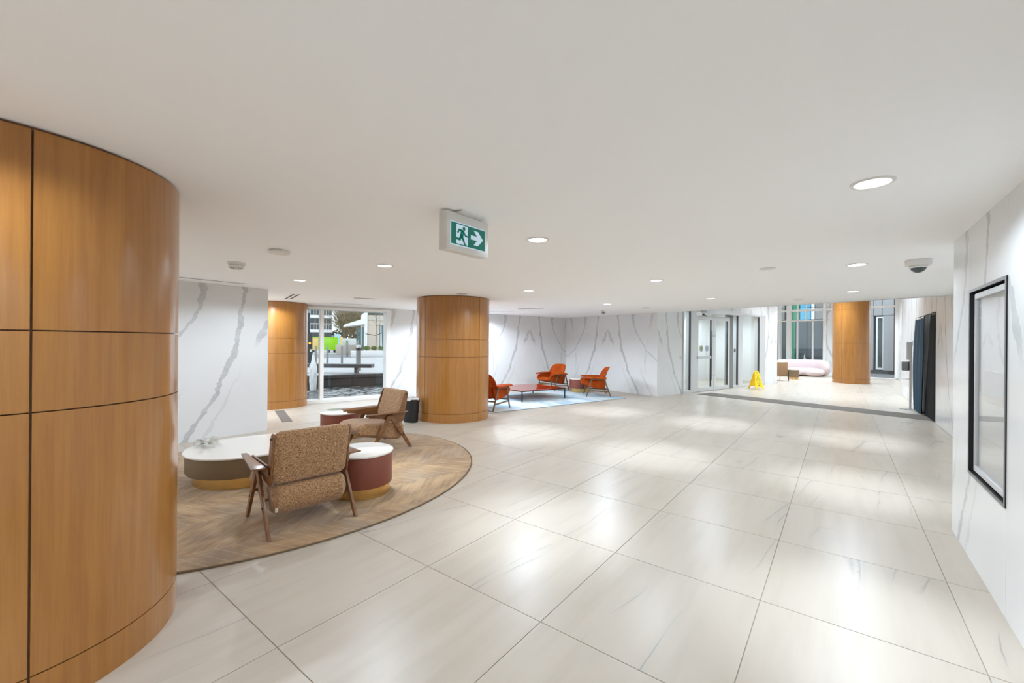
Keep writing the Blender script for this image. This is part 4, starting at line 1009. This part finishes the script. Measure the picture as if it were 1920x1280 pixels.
def bollard(x, y, r, h, label, band=False):
    t = tag(empty('bollard', (x, y, 0.321)), label, 'bollard', 'steel bollards on the pavement')
    b = BM(); lathe(b, [(r, 0.0), (r, h * (0.78 if band else 1.0)), (r * (1.0 if band else 0.85), h * (0.785 if band else 1.015))], 20); obj('post', b, M['post_steel'], t)
    if band:
        b = BM(); lathe(b, [(r * 0.99, h * 0.787), (r * 0.99, h * 0.885)], 20); obj('dark_band', b, M['black'], t)
        b = BM(); lathe(b, [(r, h * 0.887), (r, h * 0.98), (r * 0.9, h)], 20); obj('cap', b, M['steel'], t)
bollard(-20.53, 11.30, 0.055, 0.92, 'thin steel bollard before the green container')
bollard(-19.95, 11.75, 0.055, 0.98, 'thin steel bollard right of the green container')
bollard(-16.15, 10.27, 0.10, 1.08, 'thick steel light bollard with a black band', True)
bollard(-21.00, 10.94, 0.05, 0.98, 'steel bollard behind the fountain jet')
bollard(-30.3, 18.26, 0.09, 1.25, 'pale far post before the low wall'); bollard(-31.6, 19.95, 0.08, 1.25, 'pale far post left of the planter')
def jet(x, y, z0, h, r, label):
    t = tag(empty('fountain_jet', (x, y, z0)), label, 'fountain'); b = BM()
    for w_, hh, ox in ((r, h, 0.0), (r * 0.7, h * 0.8, r * 0.5), (r * 0.6, h * 0.62, -r * 0.6)):
        rings = []
        for k in range(15):
            u = k / 14; q = w_ * (0.75 + 0.5 * u if u < 0.55 else 1.02 * (1 - u) / 0.45 + 0.04)
            rings.append([(ox * (1 + u) + (q * math.cos(a)) * (1 + random.uniform(-.22, .22)), q * math.sin(a) * (1 + random.uniform(-.22, .22)), hh * u) for a in [2 * PI * i / 14 for i in range(14)]])
        loft(b, rings)
    obj('foam', b, M['foam'], t)
jet(-13.72, 7.06, -0.08, 1.30, 0.115, 'white foaming fountain jet rising from the pond in the left pane')
# skip
sk = Vector((-41.35, 22.39)); t = tag(empty('waste_container', (sk.x, sk.y, 0.325), WA), 'lime green and peach wheeled waste container by the road', 'container')
def sk_body(x0, x1): b = BM(); prism(b, [(-0.55, 0.28), (0.55, 0.28), (0.68, 1.50), (-0.68, 1.50)], x0, x1, YZ); return b
obj('green_side', sk_body(-0.52, 1.27), M['lime'], t, bevel=0.02); obj('peach_side', sk_body(-1.27, -0.521), M['peach'], t, bevel=0.02)
b = BM(); box(b, -1.30, 1.30, -0.71, 0.71, 1.501, 1.58); obj('lid', b, M['lime'], t, bevel=0.02)
b = BM(); box(b, -0.42, 0.45, -0.70, -0.66, 0.88, 0.91); obj('rib', b, M['lime'], t)
for x in (-1.0, -0.2, 0.45, 1.0):
    b = BM(); cyl(b, (x, -0.45, 0.14), (x, -0.37, 0.14), 0.135, n=14); cyl(b, (x, 0.37, 0.14), (x, 0.45, 0.14), 0.135, n=14); obj('wheel', b, M['black'], t)
# traffic light and cabinet
t = tag(empty('traffic_light', (-19.80, 9.96, 0.321), WA), 'black signal post with a lit amber lamp at the left pane edge', 'traffic light')
b = BM(); cyl(b, (0, 0, 0), (0, 0, 2.55), 0.06, n=12); obj('post', b, M['black'], t)
b = BM(); box(b, -0.05, 0.17, -0.20, -0.065, 0.85, 1.60); obj('signal_head', b, M['black'], t, bevel=0.01)
b = BM(); cyl(b, (0.06, -0.2005, 1.13), (0.06, -0.22, 1.13), 0.05, n=16); obj('amber_lens', b, M['amber'], t)
b = BM(); box(b, -0.25, 0.22, -0.04, 0.30, 0.0, 0.72); obj('cabinet', b, M['black'], t, bevel=0.01)
# planter, shrubs, low walls
pl = Vector((-28.93, 19.35)); t = tag(empty('planter', (pl.x, pl.y, 0.321), WA), 'long white concrete planter on the pavement below the shrubs', 'planter')
b = BM(); box(b, -1.35, 1.9, -0.3, 0.9, 0.0, 0.46); obj('trough', b, M['concrete'], t, bevel=0.02)
def leaves(b, c, rx, ry, rz, n, sz):
    for _ in range(n):
        while True:
            p = Vector((random.uniform(-1, 1), random.uniform(-1, 1), random.uniform(-1, 1)))
            if p.length < 1: break
        p = Vector((c[0] + p.x * rx, c[1] + p.y * ry, c[2] + p.z * rz))
        d = Vector((random.gauss(0, 1), random.gauss(0, 1), random.gauss(0, 1))).normalized() * sz; e = d.orthogonal().normalized() * sz * 0.5
        b.faces.new([b.verts.new(p - d), b.verts.new(p + e), b.verts.new(p + d), b.verts.new(p - e)])
for k in range(4):
    q = pl + WR * (-0.75 + 0.55 * k) + WF * 0.3
    t = tag(empty('shrub', (q.x, q.y, 0.783)), ('leftmost low green shrub in the white planter, behind the thick bollard', 'second low green shrub from the left in the white planter', 'third low green shrub from the left in the white planter', 'rightmost low green shrub in the white planter, before the stakes')[k], 'shrub', 'shrubs in the planter')
    b = BM(); leaves(b, (0, 0, 0.22), 0.235, 0.27, 0.16, 240, 0.05); obj('foliage', b, M['leaf'], t, smooth=False, fix=False)
    b = BM(); cyl(b, (0, 0, 0.0), (0, 0, 0.12), 0.02, n=6); obj('stem', b, M['bark'], t)
q = Vector((-36.6, 22.3)); t = tag(obj('low_wall', box(BM(), -1.2, 1.4, -0.15, 0.15, 0, 0.85), M['stone'], loc=(q.x, q.y, 0.321), rz=WA, bevel=0.01), 'low beige wall behind the bollards right of the container', 'wall')
q = Vector((-40.5, 25.6)); t = tag(obj('terrace_screen', box(BM(), -1.5, 1.2, -0.06, 0.06, 0, 1.5), M['concrete'], loc=(q.x, q.y, 0.321), rz=WA, bevel=0.01), 'pale terrace screen in front of the trees', 'screen')
q = Vector((-46.8, 27.0)); t = tag(empty('kiosk', (q.x, q.y, 0.321), WA), 'small pale blue kiosk board right of the container', 'kiosk')
b = BM(); box(b, -0.35, 0.25, -0.1, 0.1, 0.3, 2.0); obj('board', b, M['kiosk'], t, bevel=0.02)
b = BM(); box(b, -0.30, -0.22, -0.05, 0.05, 0, 0.3); box(b, 0.12, 0.20, -0.05, 0.05, 0, 0.3); obj('foot', b, M['dark_metal'], t)
b = BM(); box(b, 0.27, 0.55, -0.1, 0.1, 0.6, 1.7); obj('orange_poster', b, M['peach'], t)
# staked sapling
q = Vector((-29.42, 20.24)); t = tag(empty('sapling', (q.x, q.y, 0.783), WA), 'bare young tree with pale stakes behind the shrubs', 'tree')
b = BM(); cyl(b, (0, 0, 0), (0.05, 0, 3.1), 0.035, 0.012, n=8)
for k in range(7):
    z = 1.9 + 0.18 * k; a = k * 2.3; cyl(b, (0.02, 0, z), (0.02 + 0.5 * math.cos(a), 0.5 * math.sin(a), z + 0.5), 0.014, 0.004, n=5)
obj('trunk', b, M['bark'], t)
for x in (0.28, 0.48, -0.75):
    b = BM(); cyl(b, (x, 0.2, 0), (x - 0.05, 0.2, 1.55), 0.03, n=8); obj('stake', b, M['concrete'], t)
b = BM(); bar(b, (-0.8, 0.2, 1.35), (0.0, 0.03, 1.22), 0.02, 0.05); bar(b, (0.0, 0.03, 1.22), (0.5, 0.2, 1.45), 0.02, 0.05); obj('tie', b, M['dark_metal'], t)
# bare trees
def tree(x, y, h, rad, n, label, tw='twig'):
    t = tag(empty('bare_tree', (x, y, 0.32)), label, 'tree', 'bare trees beyond the road'); b = BM(); c = BM()
    cyl(b, (0, 0, 0), (0.1, 0, h * 0.35), 0.22, 0.16, n=8)
    for k in range(n):
        a = random.uniform(0, 2 * PI); z0 = h * random.uniform(0.22, 0.5); L = rad * random.uniform(0.5, 1.0); ez = h * random.uniform(0.45, 1.0)
        p0 = Vector((0.1, 0, z0)); p1 = Vector((L * math.cos(a), L * math.sin(a), ez)); pm = (p0 + p1) / 2 + Vector((0, 0, 0.3))
        cyl(b, p0, pm, 0.07, 0.04, n=5); cyl(b, pm, p1, 0.04, 0.012, n=5)
        for j in range(70):
            u = random.uniform(0.1, 1.0); p = p0.lerp(p1, u) + Vector((random.gauss(0, .35), random.gauss(0, .35), random.gauss(0, .35)))
            d = Vector((random.gauss(0, 1), random.gauss(0, 1), random.gauss(0.5, 1))).normalized() * random.uniform(0.25, 0.6); e = d.orthogonal().normalized() * 0.014
            c.faces.new([c.verts.new(p - e), c.verts.new(p + e), c.verts.new(p + d)])
    obj('trunk', b, M['bark'], t); obj('twigs', c, M[tw], t, smooth=False, fix=False)
for k, (x, y, h, r) in enumerate(((-50.3, 29.9, 7.0, 2.6), (-53.9, 32.9, 7.4, 2.9), (-57.2, 35.6, 8.0, 3.1), (-49.6, 32.6, 6.2, 2.4), (-60.6, 37.6, 8.4, 3.2), (-66.1, 39.4, 9.4, 3.8), (-58.5, 39.8, 8.0, 3.2))):
    tree(x, y, h, r, 42, ('bare tree left of the canopy, nearest of the row', 'bare brown tree in the middle of the row, behind the kiosk', 'bare brown tree rising behind the white canopy', 'smallest bare tree close to the canopy tip', 'bare tree next to the apartment block edge, behind the green container', 'tallest bare tree, farthest back beside the apartment block', 'bare brown tree seen over the kiosk, far back')[k])
q = Vector((-60.5, 36.2)); t = tag(empty('hedge', (q.x, q.y, 0.32), WA), 'dark brown hedge under the bare trees beyond the road', 'hedge')
b = BM()
for k in range(3, 9): leaves(b, (-6.0 + 1.6 * k, 0, 1.5), 1.25, 0.8, 1.45 + 0.3 * math.sin(k * 2.1), 420, 0.20)
f_ = obj('foliage', b, M['hedge'], t, smooth=False, fix=False); f_['kind'] = 'stuff'
# apartment block
ab = Vector((-56.8, 31.94)); t = tag(empty('apartment_building', (ab.x, ab.y, 0.32), WA), 'white banded apartment building with balconies at the window left', 'building')
X0, X1 = -9.0, -0.05
b = BM(); box(b, X0, X1, 0.6, 8.0, 0, 16.0); obj('wall', b, M['fgrey'], t)
for k, z in enumerate((2.35, 4.35, 6.4, 8.6, 10.8, 13.0)):
    b = BM(); box(b, X0, X1, -0.7, 0.6, z, z + 0.38); sl = obj('balcony_slab', b, M['white'], t)
    b = BM()
    for i in range(24): x = X0 + (X1 - X0) * i / 23; box(b, x - 0.02, x + 0.02, -0.68, -0.64, z + 0.38, z + 1.2)
    box(b, X0, X1, -0.69, -0.63, z + 1.2, z + 1.26); obj('railing', b, M['alu'], sl)
    for i in range(6):
        x = X0 + 0.25 + i * 1.48; b = BM(); box(b, x, x + 1.2, 0.55, 0.62, z + 0.45, z + 1.9); wn = obj('window', b, M['darkglass'], t)
        b = BM(); box(b, x + 0.57, x + 0.63, 0.50, 0.549, z + 0.45, z + 1.9); box(b, x, x + 1.2, 0.50, 0.549, z + 1.15, z + 1.2); obj('window_bar', b, M['white'], wn)
b = BM(); box(b, X0, X1, 0.2, 0.59, 0, 2.3); obj('ground_floor_glazing', b, M['darkglass'], t)
# stone pavilion with white canopy
sb = Vector((-33.43, 22.19)); t = tag(empty('pavilion', (sb.x, sb.y, 0.32), WA), 'beige stone pavilion with white canopy roof and glass front', 'building')
for k in range(3):
    for j, (z0, z1) in enumerate(((0, 2.62), (2.64, 3.05), (3.07, 3.55))):
        if j == 0 and k >= 1:
            continue
        b = BM(); box(b, 0.0 + k * 1.0, 0.985 + k * 1.0, 0.0, 0.3, z0, z1); obj('stone_panel', b, M['stone'], t, bevel=0.006, seg=1)
b = BM(); box(b, -0.05, 3.2, 0.31, 4.0, 0, 3.4); obj('wall', b, M['stone'], t)
b = BM(); box(b, 1.05, 1.15, 0.0, 0.3, 0, 2.62); box(b, 1.15, 3.0, 0.0, 0.3, 0, 0.3); obj('window_surround', b, M['concrete'], t)
b = BM(); box(b, 1.152, 3.0, 0.15, 0.2, 0.301, 2.62); obj('window', b, M['tealglass'], t)
b = BM(); box(b, -0.32, -0.055, -0.05, 4.0, 0, 3.75); obj('white_pier', b, M['white'], t)
b = BM(); prism(b, [(-0.3, 2.72), (-1.95, 2.48), (-1.95, 2.66), (-1.0, 3.0), (-0.3, 3.25)], -0.3, 3.5, lambda u, v, w: (u, w, v)); obj('canopy', b, M['white'], t)
for k in range(3):
    b = BM(); x = -0.97 + k * 0.21; box(b, x + 0.01, x + 0.20, 0.6 - k * 0.2, 0.62 - k * 0.2, 0.05, 2.46); obj('glass_panel', b, M['tealglass'], t)
b = BM(); box(b, -0.3, 3.2, 0.3, 4.0, 3.76, 4.3); obj('upper_glazing', b, M['tealglass'], t)

# ================================================================== OUTSIDE THE FAR GLAZING
bm = BM(); fprism(bm, G0, E2, -12, 8, 0.12, 14.0, -0.35, -0.14); struct(obj('far_pavement', bm, M['asphalt'], smooth=False))
OB = G0 + E1 * 6.5; t = tag(empty('opposite_building', (OB.x, OB.y, -0.14), TH2), 'grey and dark glass building facing the far lobby windows', 'building')
def fac(name, s0, s1, z0, z1, mat, n0=0.0, n1=0.15):
    b = BM(); box(b, s0 + 0.008, s1 - 0.008, n0, n1, z0, z1); return obj(name, b, M[mat], t, bevel=0.004, seg=1)
b = BM(); box(b, -12, 8, 0.16, 3.0, 0, 9.0); obj('wall', b, M['gasket'], t)
fac('base_strip', -2.6, 3.0, 0.0, 0.2, 'gasket', -0.04)
for s0, s1 in ((-2.6, -1.85), (-1.4, -0.92), (-0.9, 1.0), (1.0, 3.0)): fac('cladding_panel', s0, s1, 0.21, 3.42, 'fgrey')
fac('cladding_panel', -1.84, -1.41, 3.14, 3.42, 'fgrey') if False else None
for s0, s1 in ((-2.6, -1.85), (-1.84, -1.46), (-1.45, -0.92), (-0.9, 1.0), (1.0, 3.0)):
    fac('cladding_panel', s0, s1, 3.44, 4.7, 'fgrey'); fac('cladding_panel', s0, s1, 4.72, 6.4, 'fgrey')
wn = fac('window', -1.66, -1.44, 0.36, 3.28, 'darkglass', 0.10, 0.14)
b = BM(); box(b, -1.74, -1.66, 0.04, 0.15, 0.25, 3.36); box(b, -1.44, -1.40, 0.04, 0.15, 0.25, 3.36); box(b, -1.66, -1.44, 0.04, 0.15, 0.25, 0.355); box(b, -1.66, -1.44, 0.04, 0.15, 3.285, 3.36); obj('window_frame', b, M['white'], wn)
for s0, s1, mat in ((-9.0, -8.0, 'darkglass'), (-7.98, -6.9, 'darkglass'), (-6.88, -6.36, 'darkglass'), (-6.34, -5.98, 'fgreen'), (-5.96, -5.30, 'darkglass'), (-5.28, -4.3, 'darkglass'), (-4.28, -3.4, 'darkglass'), (-3.38, -2.62, 'darkglass')):
    fac('glass_panel' if mat == 'darkglass' else 'cladding_panel', s0, s1, 0.0, 3.30, mat)
for s0, s1, mat in ((-9.0, -7.5, 'fgrey2'), (-7.48, -6.62, 'fgrey2'), (-6.60, -6.2, 'gasket'), (-6.18, -5.72, 'fgreen'), (-5.70, -5.08, 'fblue'), (-5.06, -4.86, 'white'), (-4.84, -3.9, 'fgrey2'), (-3.88, -2.62, 'fgrey2')):
    fac('cladding_panel', s0, s1, 3.34, 4.10, mat); fac('cladding_panel', s0, s1, 4.12, 6.4, mat)
jet(-1.60, 29.09, -0.14, 1.18, 0.07, 'small white fountain jet beyond the glass above the pink sofa')
